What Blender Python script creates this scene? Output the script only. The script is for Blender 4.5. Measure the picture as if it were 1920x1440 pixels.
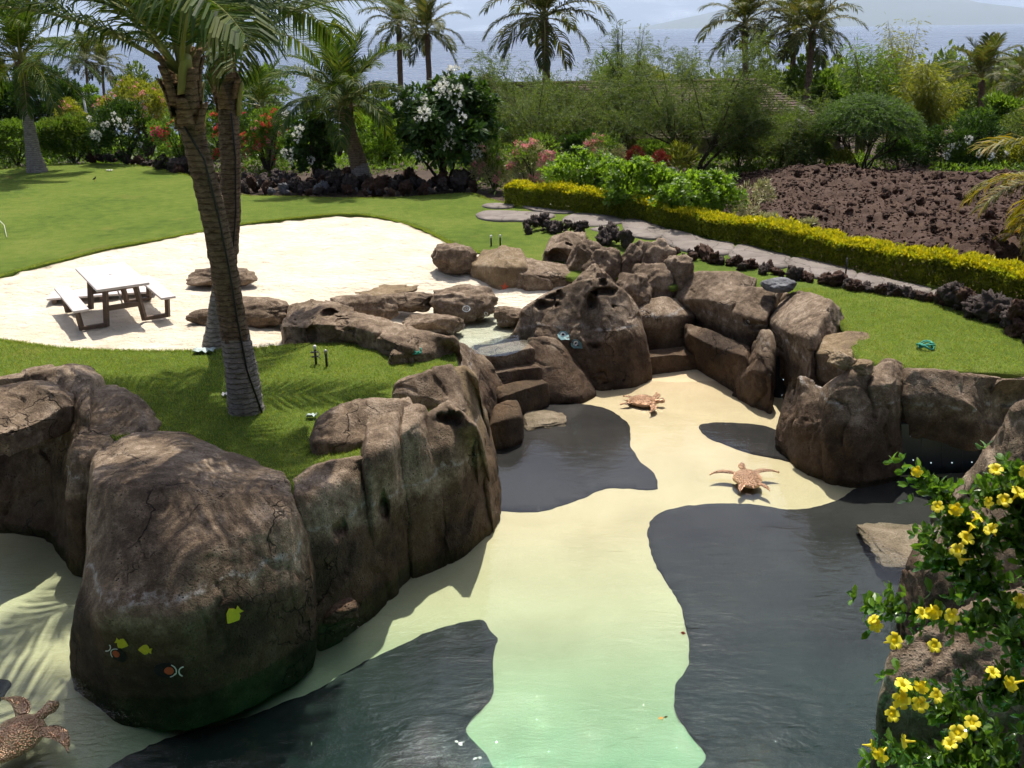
import bpy, bmesh, math, random
import numpy as np
from mathutils import Vector, Matrix, Euler
from mathutils.geometry import delaunay_2d_cdt

for _o in list(bpy.data.objects):
    bpy.data.objects.remove(_o)
random.seed(7)
RNG = np.random.default_rng(7)
S = bpy.context.scene
COL = S.collection
R = math.radians

# ---------------------------------------------------------------- camera
FPX, CAMH = 1808.0, 5.0
PITCH = math.atan(666 / FPX)
ROLL = R(0.8)
cam_data = bpy.data.cameras.new('camera')
cam = bpy.data.objects.new('camera', cam_data)
COL.objects.link(cam)
cam_data.sensor_width = 36
cam_data.lens = FPX / 1920 * 36
cam_data.clip_start = 0.05
cam_data.clip_end = 120000
cam.matrix_world = (Matrix.Translation((0, 0, CAMH)) @ Matrix.Rotation(math.pi / 2 - PITCH, 4, 'X')
                    @ Matrix.Rotation(-ROLL, 4, 'Z'))
S.camera = cam

# ---------------------------------------------------------------- sky, sun, exposure
SUN_EL, SUN_AZ = R(63), R(6)          # azimuth: to the right of straight ahead (+Y)
world = bpy.data.worlds.new('World')
S.world = world
world.use_nodes = True
_nt = world.node_tree
_nt.nodes.clear()
_out = _nt.nodes.new('ShaderNodeOutputWorld')
_bg = _nt.nodes.new('ShaderNodeBackground')
_bg.inputs['Strength'].default_value = 0.12
_sky = _nt.nodes.new('ShaderNodeTexSky')
_sky.sky_type = 'NISHITA'
_sky.sun_disc = False
_sky.sun_elevation = SUN_EL
_sky.sun_rotation = SUN_AZ
_sky.air_density = 0.5
_sky.dust_density = 4.2
_sky.ozone_density = 5.0
_sky.altitude = 50
# scattered fair-weather cloud over the whole sky
_tc = _nt.nodes.new('ShaderNodeTexCoord')
_sep = _nt.nodes.new('ShaderNodeSeparateXYZ')
_nt.links.new(_tc.outputs['Generated'], _sep.inputs[0])
_mx = _nt.nodes.new('ShaderNodeMath'); _mx.operation = 'MAXIMUM'; _mx.inputs[1].default_value = 0.0
_nt.links.new(_sep.outputs['Z'], _mx.inputs[0])
_ad = _nt.nodes.new('ShaderNodeMath'); _ad.operation = 'ADD'; _ad.inputs[1].default_value = 0.12
_nt.links.new(_mx.outputs[0], _ad.inputs[0])
_dx = _nt.nodes.new('ShaderNodeMath'); _dx.operation = 'DIVIDE'
_dy = _nt.nodes.new('ShaderNodeMath'); _dy.operation = 'DIVIDE'
_nt.links.new(_sep.outputs['X'], _dx.inputs[0]); _nt.links.new(_ad.outputs[0], _dx.inputs[1])
_nt.links.new(_sep.outputs['Y'], _dy.inputs[0]); _nt.links.new(_ad.outputs[0], _dy.inputs[1])
_cb = _nt.nodes.new('ShaderNodeCombineXYZ')
_nt.links.new(_dx.outputs[0], _cb.inputs[0]); _nt.links.new(_dy.outputs[0], _cb.inputs[1])
_nz = _nt.nodes.new('ShaderNodeTexNoise')
_nz.inputs['Scale'].default_value = 1.9
_nz.inputs['Detail'].default_value = 7
_nz.inputs['Roughness'].default_value = 0.58
_nt.links.new(_cb.outputs[0], _nz.inputs['Vector'])
_cr = _nt.nodes.new('ShaderNodeValToRGB')
_cr.color_ramp.elements[0].position = 0.50
_cr.color_ramp.elements[1].position = 0.76
_nt.links.new(_nz.outputs['Fac'], _cr.inputs[0])
_mxc = _nt.nodes.new('ShaderNodeMix'); _mxc.data_type = 'RGBA'
_mxc.inputs[7].default_value = (10.0, 10.2, 10.5, 1)
_nt.links.new(_cr.outputs['Color'], _mxc.inputs[0])
_nt.links.new(_sky.outputs[0], _mxc.inputs[6])
_nt.links.new(_mxc.outputs[2], _bg.inputs['Color'])
_nt.links.new(_bg.outputs[0], _out.inputs[0])

sun_data = bpy.data.lights.new('sun', 'SUN')
sun_data.energy = 5.0
sun_data.angle = R(0.53)
sun_data.color = (1.0, 0.93, 0.81)
sun = bpy.data.objects.new('sun', sun_data)
COL.objects.link(sun)
SUND = Vector((math.sin(SUN_AZ) * math.cos(SUN_EL), math.cos(SUN_AZ) * math.cos(SUN_EL), math.sin(SUN_EL)))
sun.rotation_euler = SUND.to_track_quat('Z', 'Y').to_euler()
S.view_settings.view_transform = 'Standard'
S.view_settings.look = 'None'
S.view_settings.exposure = 0.46
S.view_settings.gamma = 1.0
S.cycles.max_bounces = 6
S.cycles.transparent_max_bounces = 16
S.cycles.diffuse_bounces = 2
S.cycles.glossy_bounces = 2
S.cycles.transmission_bounces = 4
S.cycles.volume_bounces = 0
S.cycles.caustics_reflective = False
S.cycles.caustics_refractive = False
S.cycles.use_denoising = True
S.cycles.use_adaptive_sampling = True
S.cycles.adaptive_threshold = 0.03

# ---------------------------------------------------------------- from a place in the view to a place in the garden
_fw = np.array([0, math.cos(PITCH), -math.sin(PITCH)])
_up = np.array([0, math.sin(PITCH), math.cos(PITCH)])
def ray(u, v):
    x, y = (u - 960) / FPX, (720 - v) / FPX
    c, s = math.cos(-ROLL), math.sin(-ROLL)
    return _fw + np.array([1., 0, 0]) * (x * c - y * s) + _up * (x * s + y * c)
def P(u, v, z=0.0):
    d = ray(u, v)
    return np.array([0, 0, CAMH]) + d * ((z - CAMH) / d[2])
def PY(u, v, Y):
    d = ray(u, v)
    return np.array([0, 0, CAMH]) + d * (Y / d[1])
def scale_at(p):            # metres per pixel of the 1920 wide view at a point
    return float((np.asarray(p) - np.array([0, 0, CAMH])) @ _fw) / FPX

# ---------------------------------------------------------------- numpy noise
def _h(ix, iy, iz, seed):
    n = (ix.astype(np.int64) * 374761393 + iy.astype(np.int64) * 668265263 + iz.astype(np.int64) * 2147483647 + seed * 974711) & 0xffffffff
    n = ((n ^ (n >> 13)) * 1274126177) & 0xffffffff
    n = ((n ^ (n >> 16)) * 2246822519) & 0xffffffff
    return ((n ^ (n >> 15)) & 0xffffff) / float(0xffffff)
def vnoise(p, seed=0):
    i = np.floor(p).astype(np.int64); f = p - i
    f = f * f * f * (f * (f * 6 - 15) + 10)
    r = 0
    for a in (0, 1):
        for b in (0, 1):
            for c in (0, 1):
                w = (f[:, 0] if a else 1 - f[:, 0]) * (f[:, 1] if b else 1 - f[:, 1]) * (f[:, 2] if c else 1 - f[:, 2])
                r = r + w * _h(i[:, 0] + a, i[:, 1] + b, i[:, 2] + c, seed)
    return r * 2 - 1
def fbm(p, octaves=4, seed=0, gain=0.5, lac=2.03):
    r, a, q = 0, 1.0, np.array(p, float)
    for k in range(octaves):
        r = r + a * vnoise(q, seed + k * 17); a *= gain; q = q * lac + 5.3
    return r
def voro(p, seed=0):
    i = np.floor(p).astype(np.int64)
    F1 = np.full(len(p), 9.0); F2 = np.full(len(p), 9.0); ID = np.zeros(len(p))
    for a in (-1, 0, 1):
        for b in (-1, 0, 1):
            for c in (-1, 0, 1):
                x, y, z = i[:, 0] + a, i[:, 1] + b, i[:, 2] + c
                q = np.stack([x + _h(x, y, z, seed), y + _h(x, y, z, seed + 1), z + _h(x, y, z, seed + 2)], 1)
                d = np.sqrt(((q - p) ** 2).sum(1))
                m = d < F1
                F2 = np.where(m, F1, np.minimum(F2, d)); ID = np.where(m, _h(x, y, z, seed + 3), ID); F1 = np.where(m, d, F1)
    return F1, F2, ID

# ---------------------------------------------------------------- mesh helpers
def mesh_np(name, verts, faces, smooth=True):
    """faces: int array (n,3) or (n,4), or list of arrays / lists"""
    me = bpy.data.meshes.new(name)
    verts = np.asarray(verts, dtype=np.float32)
    if isinstance(faces, np.ndarray):
        n, k = faces.shape
        me.vertices.add(len(verts)); me.vertices.foreach_set('co', verts.ravel())
        me.loops.add(n * k); me.loops.foreach_set('vertex_index', faces.astype(np.int32).ravel())
        me.polygons.add(n)
        me.polygons.foreach_set('loop_start', np.arange(0, n * k, k, dtype=np.int32))
        try:
            me.polygons.foreach_set('loop_total', np.full(n, k, dtype=np.int32))
        except Exception:
            pass
    else:
        me.from_pydata([tuple(map(float, v)) for v in verts], [], [tuple(map(int, f)) for f in faces])
    me.polygons.foreach_set('use_smooth', np.full(len(me.polygons), smooth))
    me.update(calc_edges=True)
    return me
def link(name, me, mat=None, parent=None, loc=None):
    o = bpy.data.objects.new(name, me)
    COL.objects.link(o)
    if mat is not None and me is not None and not me.materials:
        me.materials.append(mat)
    if parent is not None:
        o.parent = parent
    if loc is not None:
        o.location = [float(x) for x in loc]
    return o
def tag(o, label=None, cat=None, group=None, kind=None):
    if label: o['label'] = label
    if cat: o['category'] = cat
    if group: o['group'] = group
    if kind: o['kind'] = kind
    return o
def empty(name, loc, label=None, cat=None, group=None, rz=0.0):
    o = bpy.data.objects.new(name, None)
    o.empty_display_size = 0.2
    COL.objects.link(o)
    o.location = [float(x) for x in loc]; o.rotation_euler = (0, 0, rz)
    return tag(o, label, cat, group)
def copy_tree(o, parent=None):
    c = o.copy(); COL.objects.link(c); c.parent = parent
    for ch in list(o.children):
        copy_tree(ch, c)
    return c

class MB:
    """collects vertices and faces of one mesh"""
    def __init__(s): s.v = []; s.f = []
    def add(s, v, f):
        b = len(s.v); s.v += [tuple(map(float, p)) for p in v]; s.f += [tuple(b + i for i in q) for q in f]; return s
    def box(s, c, d, rot=None, bev=0.0):
        x, y, z = [k / 2 for k in d]
        if bev > 0:
            bm = bmesh.new(); bmesh.ops.create_cube(bm, size=1.0)
            for vv in bm.verts: vv.co = Vector((vv.co.x * d[0], vv.co.y * d[1], vv.co.z * d[2]))
            bmesh.ops.bevel(bm, geom=list(bm.edges), offset=bev, segments=2, affect='EDGES', profile=0.5)
            bm.verts.index_update()
            vs = [vv.co.copy() for vv in bm.verts]; fs = [[q.index for q in ff.verts] for ff in bm.faces]; bm.free()
        else:
            vs = [Vector((i * x, j * y, k * z)) for i in (-1, 1) for j in (-1, 1) for k in (-1, 1)]
            fs = [(0, 1, 3, 2), (4, 6, 7, 5), (0, 4, 5, 1), (2, 3, 7, 6), (0, 2, 6, 4), (1, 5, 7, 3)]
        if rot is not None: vs = [rot @ q for q in vs]
        return s.add([(q.x + c[0], q.y + c[1], q.z + c[2]) for q in vs], fs)
    def tube(s, pts, rad, seg=8, caps=True):
        pts = [Vector([float(x) for x in p]) for p in pts]; n = len(pts)
        rad = [rad] * n if not hasattr(rad, '__len__') else rad
        vs = []; prev = None
        for i, p in enumerate(pts):
            t = (pts[min(i + 1, n - 1)] - pts[max(i - 1, 0)]).normalized()
            a = prev if prev is not None else (Vector((0, 0, 1)) if abs(t.z) < 0.9 else Vector((1, 0, 0)))
            a = (a - t * a.dot(t)).normalized(); prev = a; b = t.cross(a)
            for k in range(seg):
                g = 2 * math.pi * k / seg
                vs.append(p + (a * math.cos(g) + b * math.sin(g)) * rad[i])
        fs = [(i * seg + k, i * seg + (k + 1) % seg, (i + 1) * seg + (k + 1) % seg, (i + 1) * seg + k) for i in range(n - 1) for k in range(seg)]
        if caps: fs += [tuple(range(seg))[::-1], tuple((n - 1) * seg + k for k in range(seg))]
        return s.add(vs, fs)
    def build(s, name, mat=None, parent=None, loc=None, smooth=True):
        me = mesh_np(name, s.v, s.f, smooth)
        return link(name, me, mat, parent, loc)

def pip(pts, poly):
    x, y = pts[:, 0], pts[:, 1]; ins = np.zeros(len(pts), bool); n = len(poly)
    for i in range(n):
        x1, y1 = poly[i][0], poly[i][1]; x2, y2 = poly[(i + 1) % n][0], poly[(i + 1) % n][1]
        if y1 == y2: continue
        c = ((y1 > y) != (y2 > y)) & (x < (x2 - x1) * (y - y1) / (y2 - y1) + x1)
        ins ^= c
    return ins
def smooth_poly(pts, step=0.15, closed=True, wob=0.0, seed=0):
    """Catmull-Rom through the points, resampled"""
    p = np.array([[q[0], q[1]] for q in pts], float); n = len(p); out = []
    for i in range(n if closed else n - 1):
        if closed: a, b, c, d = p[(i - 1) % n], p[i], p[(i + 1) % n], p[(i + 2) % n]
        else: a, b, c, d = p[max(i - 1, 0)], p[i], p[i + 1], p[min(i + 2, n - 1)]
        k = max(1, int(np.linalg.norm(c - b) / step))
        for j in range(k):
            t = j / k
            out.append(0.5 * ((2 * b) + (c - a) * t + (2 * a - 5 * b + 4 * c - d) * t * t + (3 * b - a - 3 * c + d) * t ** 3))
    if not closed: out.append(p[-1])
    out = np.array(out)
    if wob:
        q = np.concatenate([out * 2.5, np.full((len(out), 1), seed + .5)], 1)
        out = out + wob * np.stack([fbm(q, 3, seed), fbm(q, 3, seed + 50)], 1)
    return out
def sheet(name, poly, holes=(), step=0.3, zf=None, mat=None, skirt=0.0, parent=None, smooth=True):
    """a sheet over a polygon (with holes), its height from zf(xy)"""
    loops = [np.asarray(poly)[:, :2]] + [np.asarray(h)[:, :2] for h in holes]
    V = []; Ed = []
    for L in loops:
        b = len(V); V += [tuple(q) for q in L]; Ed += [(b + i, b + (i + 1) % len(L)) for i in range(len(L))]
    nb = len(V)
    lo, hi = loops[0].min(0), loops[0].max(0)
    gx, gy = np.meshgrid(np.arange(lo[0], hi[0], step), np.arange(lo[1], hi[1], step))
    g = np.stack([gx.ravel(), gy.ravel()], 1); g[::2] += step * 0.11
    ok = pip(g, loops[0])
    for L in loops[1:]: ok &= ~pip(g, L)
    g = g[ok]
    vs, es, fs, *_ = delaunay_2d_cdt([Vector(q) for q in V] + [Vector(q) for q in g], Ed, [], 0, 1e-5)
    vs = np.array([[q.x, q.y] for q in vs]); fs = np.array([f for f in fs if len(f) == 3])
    ce = vs[fs].mean(1)
    ok = pip(ce, loops[0])
    for L in loops[1:]: ok &= ~pip(ce, L)
    fs = fs[ok]
    z = zf(vs) if zf is not None else np.zeros(len(vs))
    v3 = np.column_stack([vs, z])
    faces = [tuple(f) for f in fs]
    if skirt > 0:
        cnt = {}
        for f in faces:
            for a, b in ((f[0], f[1]), (f[1], f[2]), (f[2], f[0])):
                cnt[(a, b)] = 1
        bd = [(a, b) for (a, b) in cnt if (b, a) not in cnt]
        m = {}; add = []
        for a, b in bd:
            for q in (a, b):
                if q not in m: m[q] = len(v3) + len(add); add.append(v3[q] - np.array([0, 0, skirt]))
        v3 = np.concatenate([v3, np.array(add)])
        faces += [(a, m[a], m[b], b) for a, b in bd]
    me = mesh_np(name, v3, faces, smooth)
    return link(name, me, mat, parent)
# ---------------------------------------------------------------- materials
class NT:
    """small shorthand for node trees"""
    def __init__(s, name):
        s.m = bpy.data.materials.new(name); s.m.use_nodes = True
        s.t = s.m.node_tree; s.t.nodes.clear()
        s.out = s.n('ShaderNodeOutputMaterial')
    def n(s, typ, **kw):
        o = s.t.nodes.new(typ)
        for k, v in kw.items(): setattr(o, k, v)
        return o
    def l(s, a, b): s.t.links.new(a, b)
    def coord(s, kind='Object', scale=None):
        if kind == 'World':
            o = s.n('ShaderNodeNewGeometry').outputs['Position']
        else:
            o = s.n('ShaderNodeTexCoord').outputs[kind]
        if scale is not None:
            m = s.n('ShaderNodeMapping'); m.inputs['Scale'].default_value = scale; s.l(o, m.inputs[0]); o = m.outputs[0]
        return o
    def noise(s, vec, scale, detail=4, rough=0.55, dist=0.0):
        o = s.n('ShaderNodeTexNoise'); o.inputs['Scale'].default_value = scale; o.inputs['Detail'].default_value = detail
        o.inputs['Roughness'].default_value = rough; o.inputs['Distortion'].default_value = dist
        s.l(vec, o.inputs['Vector']); return o.outputs['Fac']
    def voro(s, vec, scale, feature='F1', out='Distance'):
        o = s.n('ShaderNodeTexVoronoi'); o.feature = feature; o.inputs['Scale'].default_value = scale
        s.l(vec, o.inputs['Vector']); return o.outputs[out]
    def ramp(s, fac, stops, interp='LINEAR'):
        o = s.n('ShaderNodeValToRGB'); o.color_ramp.interpolation = interp
        e = o.color_ramp.elements
        while len(e) < len(stops): e.new(0.5)
        for k, (p, c) in enumerate(stops):
            e[k].position = p
            e[k].color = (c, c, c, 1) if not hasattr(c, '__len__') else (*c, 1)
        s.l(fac, o.inputs[0]); return o.outputs['Color']
    def mix(s, fac, a, b, blend='MIX'):
        o = s.n('ShaderNodeMix', data_type='RGBA', blend_type=blend)
        for key, v in (('Factor', fac), ('A', a), ('B', b)):
            i = o.inputs[key] if key != 'Factor' else o.inputs[0]
            if key == 'A': i = o.inputs[6]
            if key == 'B': i = o.inputs[7]
            if hasattr(v, 'links'): s.l(v, i)
            elif hasattr(v, '__len__'): i.default_value = (*v, 1) if len(v) == 3 else v
            elif key != 'Factor': i.default_value = (v, v, v, 1)
            else: i.default_value = v
        return o.outputs[2]
    def math(s, op, a, b=0.0, clamp=False):
        o = s.n('ShaderNodeMath', operation=op); o.use_clamp = clamp
        for k, v in ((0, a), (1, b)):
            if hasattr(v, 'links'): s.l(v, o.inputs[k])
            else: o.inputs[k].default_value = v
        return o.outputs[0]
    def bump(s, h, strength=0.5, dist=0.02, normal=None):
        o = s.n('ShaderNodeBump'); o.inputs['Strength'].default_value = strength; o.inputs['Distance'].default_value = dist
        s.l(h, o.inputs['Height'])
        if normal is not None: s.l(normal, o.inputs['Normal'])
        return o.outputs[0]
    def bsdf(s, color, rough=0.8, normal=None, metal=0.0, spec=0.3, **kw):
        o = s.n('ShaderNodeBsdfPrincipled')
        for key, v in (('Base Color', color), ('Roughness', rough), ('Metallic', metal), ('Specular IOR Level', spec)):
            if hasattr(v, 'links'): s.l(v, o.inputs[key])
            elif hasattr(v, '__len__'): o.inputs[key].default_value = (*v, 1)
            else: o.inputs[key].default_value = v
        for k, v in kw.items(): o.inputs[k].default_value = v
        if normal is not None: s.l(normal, o.inputs['Normal'])
        return o.outputs[0]
    def done(s, shader): s.l(shader, s.out.inputs['Surface']); return s.m

def mat_plain(name, col, rough=0.6, metal=0.0, var=0.12, scale=14, bump=0.15, spec=0.3):
    t = NT(name); c = t.coord('Object')
    n = t.noise(c, scale, 4)
    d = tuple(x * (1 - var) for x in col); l = tuple(min(1, x * (1 + var)) for x in col)
    colr = t.ramp(n, [(0.3, d), (0.7, l)])
    return t.done(t.bsdf(colr, rough, t.bump(t.noise(c, scale * 5, 3), bump, 0.01), metal, spec))

def mat_leaf(name, dark, light, trans=0.35, rough=0.45, tcol=None, spec=0.4, extra=None):
    """leaves: colour changes from leaf to leaf, light comes through"""
    t = NT(name)
    g = t.n('ShaderNodeNewGeometry')
    c = t.coord('World')
    f = t.math('ADD', t.math('MULTIPLY', g.outputs['Random Per Island'], 0.65), t.math('MULTIPLY', t.noise(c, 1.7, 2), 0.35))
    stops = [(0.15, dark), (0.6, light)] if extra is None else [(0.12, dark), (0.55, light), (0.86, extra)]
    col = t.ramp(f, stops)
    b = t.bsdf(col, rough, None, 0, spec)
    tr = t.n('ShaderNodeBsdfTranslucent')
    tc = t.mix(1.0, col, tcol or (1.9, 1.85, 0.7), 'MULTIPLY')
    t.l(tc, tr.inputs['Color'])
    mx = t.n('ShaderNodeMixShader'); mx.inputs[0].default_value = trans
    t.l(b, mx.inputs[1]); t.l(tr.outputs[0], mx.inputs[2])
    return t.done(mx.outputs[0])

def mat_rock(name, c_dark, c_light, c_stain, waterline=True, scale=1.0, pit=1.0):
    t = NT(name); c = t.coord('World')
    nzt = t.n('ShaderNodeTexNoise'); nzt.inputs['Scale'].default_value = 1.1 * scale; nzt.inputs['Detail'].default_value = 4; nzt.inputs['Roughness'].default_value = 0.62; t.l(c, nzt.inputs['Vector'])
    big = nzt.outputs['Fac']; mid = t.noise(c, 7 * scale, 4, 0.68); fine = t.noise(c, 45 * scale, 3, 0.75)
    col = t.ramp(t.math('ADD', t.math('MULTIPLY', big, 0.5), t.math('MULTIPLY', mid, 0.5)), [(0.38, c_dark), (0.5, c_stain), (0.62, c_light)])
    col = t.mix(0.7, col, t.ramp(fine, [(0.28, 0.45), (0.72, 1.5)]), 'MULTIPLY')
    h = t.math('ADD', t.math('MULTIPLY', mid, 0.40), t.math('MULTIPLY', fine, 0.26))
    if waterline:      # below the old waterline the rock is stained dark brown, deepened to stand in for shade; a pale mineral line marks the top of the stain
        z = t.n('ShaderNodeSeparateXYZ'); t.l(c, z.inputs[0])
        w = t.math('ADD', z.outputs['Z'], t.math('MULTIPLY', t.math('SUBTRACT', big, 0.5), 0.55))
        band = t.ramp(t.math('ADD', w, 1.5), [(0.0, 1.0), (0.85, 0.85), (1.0, 0.0)])
        st = t.ramp(big, [(0.40, (0.020, 0.011, 0.007)), (0.56, (0.062, 0.031, 0.014)), (0.70, (0.04, 0.026, 0.015))])
        st = t.mix(0.6, st, t.ramp(fine, [(0.28, 0.5), (0.72, 1.4)]), 'MULTIPLY')
        col = t.mix(t.math('MULTIPLY', band, 0.80), col, st)
        li = t.math('SUBTRACT', 1.0, t.math('MULTIPLY', t.math('ABSOLUTE', t.math('ADD', w, 0.36)), 22), True)
        li = t.math('MULTIPLY', li, t.ramp(mid, [(0.46, 0.0), (0.62, 0.8)]))
        col = t.mix(li, col, (0.42, 0.41, 0.40))
        # fine fissures
        wc = t.mix(1.0, c, t.mix(1.0, nzt.outputs['Color'], (0.9, 0.9, 0.9), 'MULTIPLY'), 'ADD')
        cr = t.ramp(t.voro(wc, 0.95, 'DISTANCE_TO_EDGE'), [(0.0, 0.0), (0.012, 1.0)])
        cr = t.mix(t.ramp(t.noise(c, 0.7, 2), [(0.54, 0.0), (0.62, 1.0)]), 1.0, cr)
        cr2 = t.ramp(t.voro(wc, 3.4, 'DISTANCE_TO_EDGE'), [(0.0, 0.0), (0.03, 1.0)])
        cr2 = t.mix(t.ramp(t.noise(c, 1.3, 2), [(0.60, 0.0), (0.68, 1.0)]), 1.0, cr2)
        cr = t.mix(1.0, cr, cr2, 'MULTIPLY')
        col = t.mix(0.8, col, cr, 'MULTIPLY')
        h = t.math('ADD', h, t.math('MULTIPLY', cr, 0.35))
    pits = t.ramp(t.voro(c, 22 * scale), [(0.10, 0.0), (0.30, 1.0)])
    pits = t.mix(t.ramp(mid, [(0.52, 0.0), (0.60, 1.0)]), 1.0, pits)
    col = t.mix(0.6, col, pits, 'MULTIPLY')
    h = t.math('ADD', h, t.math('MULTIPLY', pits, 0.32 * pit))
    nz = t.bump(h, 1.0, 0.085 / scale)
    return t.done(t.bsdf(col, 0.82, nz, 0, 0.2))

M = {}
M['rock'] = mat_rock('pool_rock', (0.075, 0.051, 0.033), (0.34, 0.265, 0.195), (0.175, 0.126, 0.085))
M['rock_tan'] = mat_rock('tan_rock', (0.14, 0.10, 0.06), (0.32, 0.25, 0.17), (0.21, 0.15, 0.085))
M['shelf'] = mat_rock('pale_shelf_stone', (0.12, 0.095, 0.062), (0.25, 0.205, 0.145), (0.18, 0.145, 0.098), False)
M['lava'] = mat_rock('lava_rock', (0.024, 0.014, 0.0095), (0.072, 0.043, 0.029), (0.056, 0.028, 0.018), False, 3.0, 1.3)
M['lava_dark'] = mat_rock('black_lava_rock', (0.025, 0.022, 0.022), (0.075, 0.066, 0.062), (0.05, 0.035, 0.03), False, 3.0, 1.3)
M['lava_grey'] = mat_rock('grey_lava_rock', (0.09, 0.09, 0.095), (0.21, 0.215, 0.23), (0.13, 0.13, 0.14), False, 3.0, 1.0)

def _grass():
    t = NT('mown_grass'); c = t.coord('World')
    a = t.noise(c, 0.35, 4, 0.6); b = t.noise(c, 3.2, 5, 0.6); f = t.noise(t.coord('World', (1, 1, 1)), 55, 4, 0.7)
    col = t.ramp(t.math('ADD', t.math('MULTIPLY', a, 0.5), t.math('MULTIPLY', b, 0.5)), [(0.36, (0.082, 0.13, 0.022)), (0.5, (0.122, 0.174, 0.03)), (0.66, (0.17, 0.208, 0.044))])
    dry = t.ramp(t.noise(c, 0.55, 5, 0.62, 0.5), [(0.62, 0.0), (0.76, 1.0)])
    col = t.mix(t.math('MULTIPLY', dry, 0.5), col, (0.26, 0.19, 0.06))
    col = t.mix(0.7, col, t.ramp(f, [(0.25, 0.35), (0.75, 1.25)]), 'MULTIPLY')
    nz = t.bump(f, 0.9, 0.035)
    bs = t.bsdf(col, 0.9, nz, 0, 0.04)
    return t.done(bs)
M['grass'] = _grass()
M['grass_blade'] = mat_leaf('grass_blade', (0.11, 0.18, 0.032), (0.20, 0.28, 0.056), 0.4, 0.6, None, 0.2, (0.24, 0.21, 0.06))
def _sand():
    t = NT('raked_sand'); c = t.coord('World')
    a = t.noise(c, 1.1, 5, 0.6); b = t.noise(t.coord('World', (1.0, 1.35, 1)), 4.6, 4, 0.6); f = t.noise(c, 60, 3, 0.7)
    col = t.ramp(a, [(0.3, (0.60, 0.51, 0.39)), (0.7, (0.74, 0.67, 0.55))])
    col = t.mix(0.4, col, t.ramp(f, [(0.2, 0.6), (0.8, 1.1)]), 'MULTIPLY')
    nz = t.bump(t.math('ADD', b, t.math('MULTIPLY', f, 0.12)), 1.0, 0.14)
    return t.done(t.bsdf(col, 0.9, nz, 0, 0.1))
M['sand'] = _sand()
def _plaster(name, d, l, sp):
    t = NT(name); c = t.coord('World')
    a = t.noise(c, 0.8, 5, 0.6, 0.4); f = t.noise(c, 90, 3, 0.7)
    col = t.ramp(a, [(0.3, d), (0.7, l)])
    col = t.mix(sp, col, t.ramp(f, [(0.25, 0.45), (0.75, 1.15)]), 'MULTIPLY')
    return t.done(t.bsdf(col, 0.9, t.bump(f, 0.3, 0.01), 0, 0.0))      # under water: no dry gloss
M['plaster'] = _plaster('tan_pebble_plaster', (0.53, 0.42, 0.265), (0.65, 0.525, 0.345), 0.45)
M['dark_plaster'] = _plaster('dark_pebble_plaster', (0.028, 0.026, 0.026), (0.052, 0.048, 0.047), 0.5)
def _water():
    t = NT('pool_water'); c = t.coord('World')
    n1 = t.noise(t.coord('World', (1.0, 2.2, 1)), 3.0, 3, 0.5, 0.8); n2 = t.noise(t.coord('World', (1.2, 2.6, 1)), 13, 3, 0.6)
    near = t.n('ShaderNodeSeparateXYZ'); t.l(c, near.inputs[0])
    far = t.n('ShaderNodeMapRange'); t.l(near.outputs['Y'], far.inputs[0]); far.inputs[1].default_value = 7.0; far.inputs[2].default_value = 12.5; far.inputs[3].default_value = 1.0; far.inputs[4].default_value = 0.16
    amp = t.math('MULTIPLY', far.outputs[0], t.ramp(t.noise(c, 0.55, 3), [(0.32, 0.15), (0.68, 1.0)]))      # breeze patches, calm under the far wall
    h = t.math('MULTIPLY', t.math('ADD', n1, t.math('MULTIPLY', n2, 0.28)), amp)
    nz = t.bump(h, 0.8, 0.06)
    gl = t.n('ShaderNodeBsdfGlossy'); gl.inputs['Roughness'].default_value = 0.02; t.l(nz, gl.inputs['Normal'])
    tr = t.n('ShaderNodeBsdfTransparent')
    fr = t.n('ShaderNodeFresnel'); fr.inputs['IOR'].default_value = 1.45; t.l(nz, fr.inputs['Normal'])
    mx = t.n('ShaderNodeMixShader'); t.l(fr.outputs[0], mx.inputs[0]); t.l(tr.outputs[0], mx.inputs[1]); t.l(gl.outputs[0], mx.inputs[2])
    va = t.n('ShaderNodeVolumeAbsorption'); va.inputs['Color'].default_value = (0.03, 0.955, 0.80, 1); va.inputs['Density'].default_value = 0.42
    t.l(va.outputs[0], t.out.inputs['Volume'])
    return t.done(mx.outputs[0])
M['water'] = _water()
def _ocean():
    t = NT('ocean_water'); c = t.coord('World')
    n1 = t.noise(t.coord('World', (0.25, 1.0, 1)), 0.09, 6, 0.7); n2 = t.noise(t.coord('World', (0.002, 0.012, 1)), 1.0, 4, 0.6)
    col = t.ramp(n2, [(0.35, (0.012, 0.035, 0.085)), (0.65, (0.022, 0.055, 0.12))])
    nz = t.bump(n1, 1.0, 2.6)
    return t.done(t.bsdf(col, t.ramp(n2, [(0.3, 0.22), (0.7, 0.34)]), nz, 0, 0.5))
M['ocean'] = _ocean()
M['soil'] = mat_plain('dark_cinder_soil', (0.055, 0.036, 0.026), 0.95, 0, 0.35, 3.0, 0.9)
M['scrub'] = mat_plain('scrub_ground', (0.075, 0.085, 0.03), 0.95, 0, 0.4, 0.2, 0.6)
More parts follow.
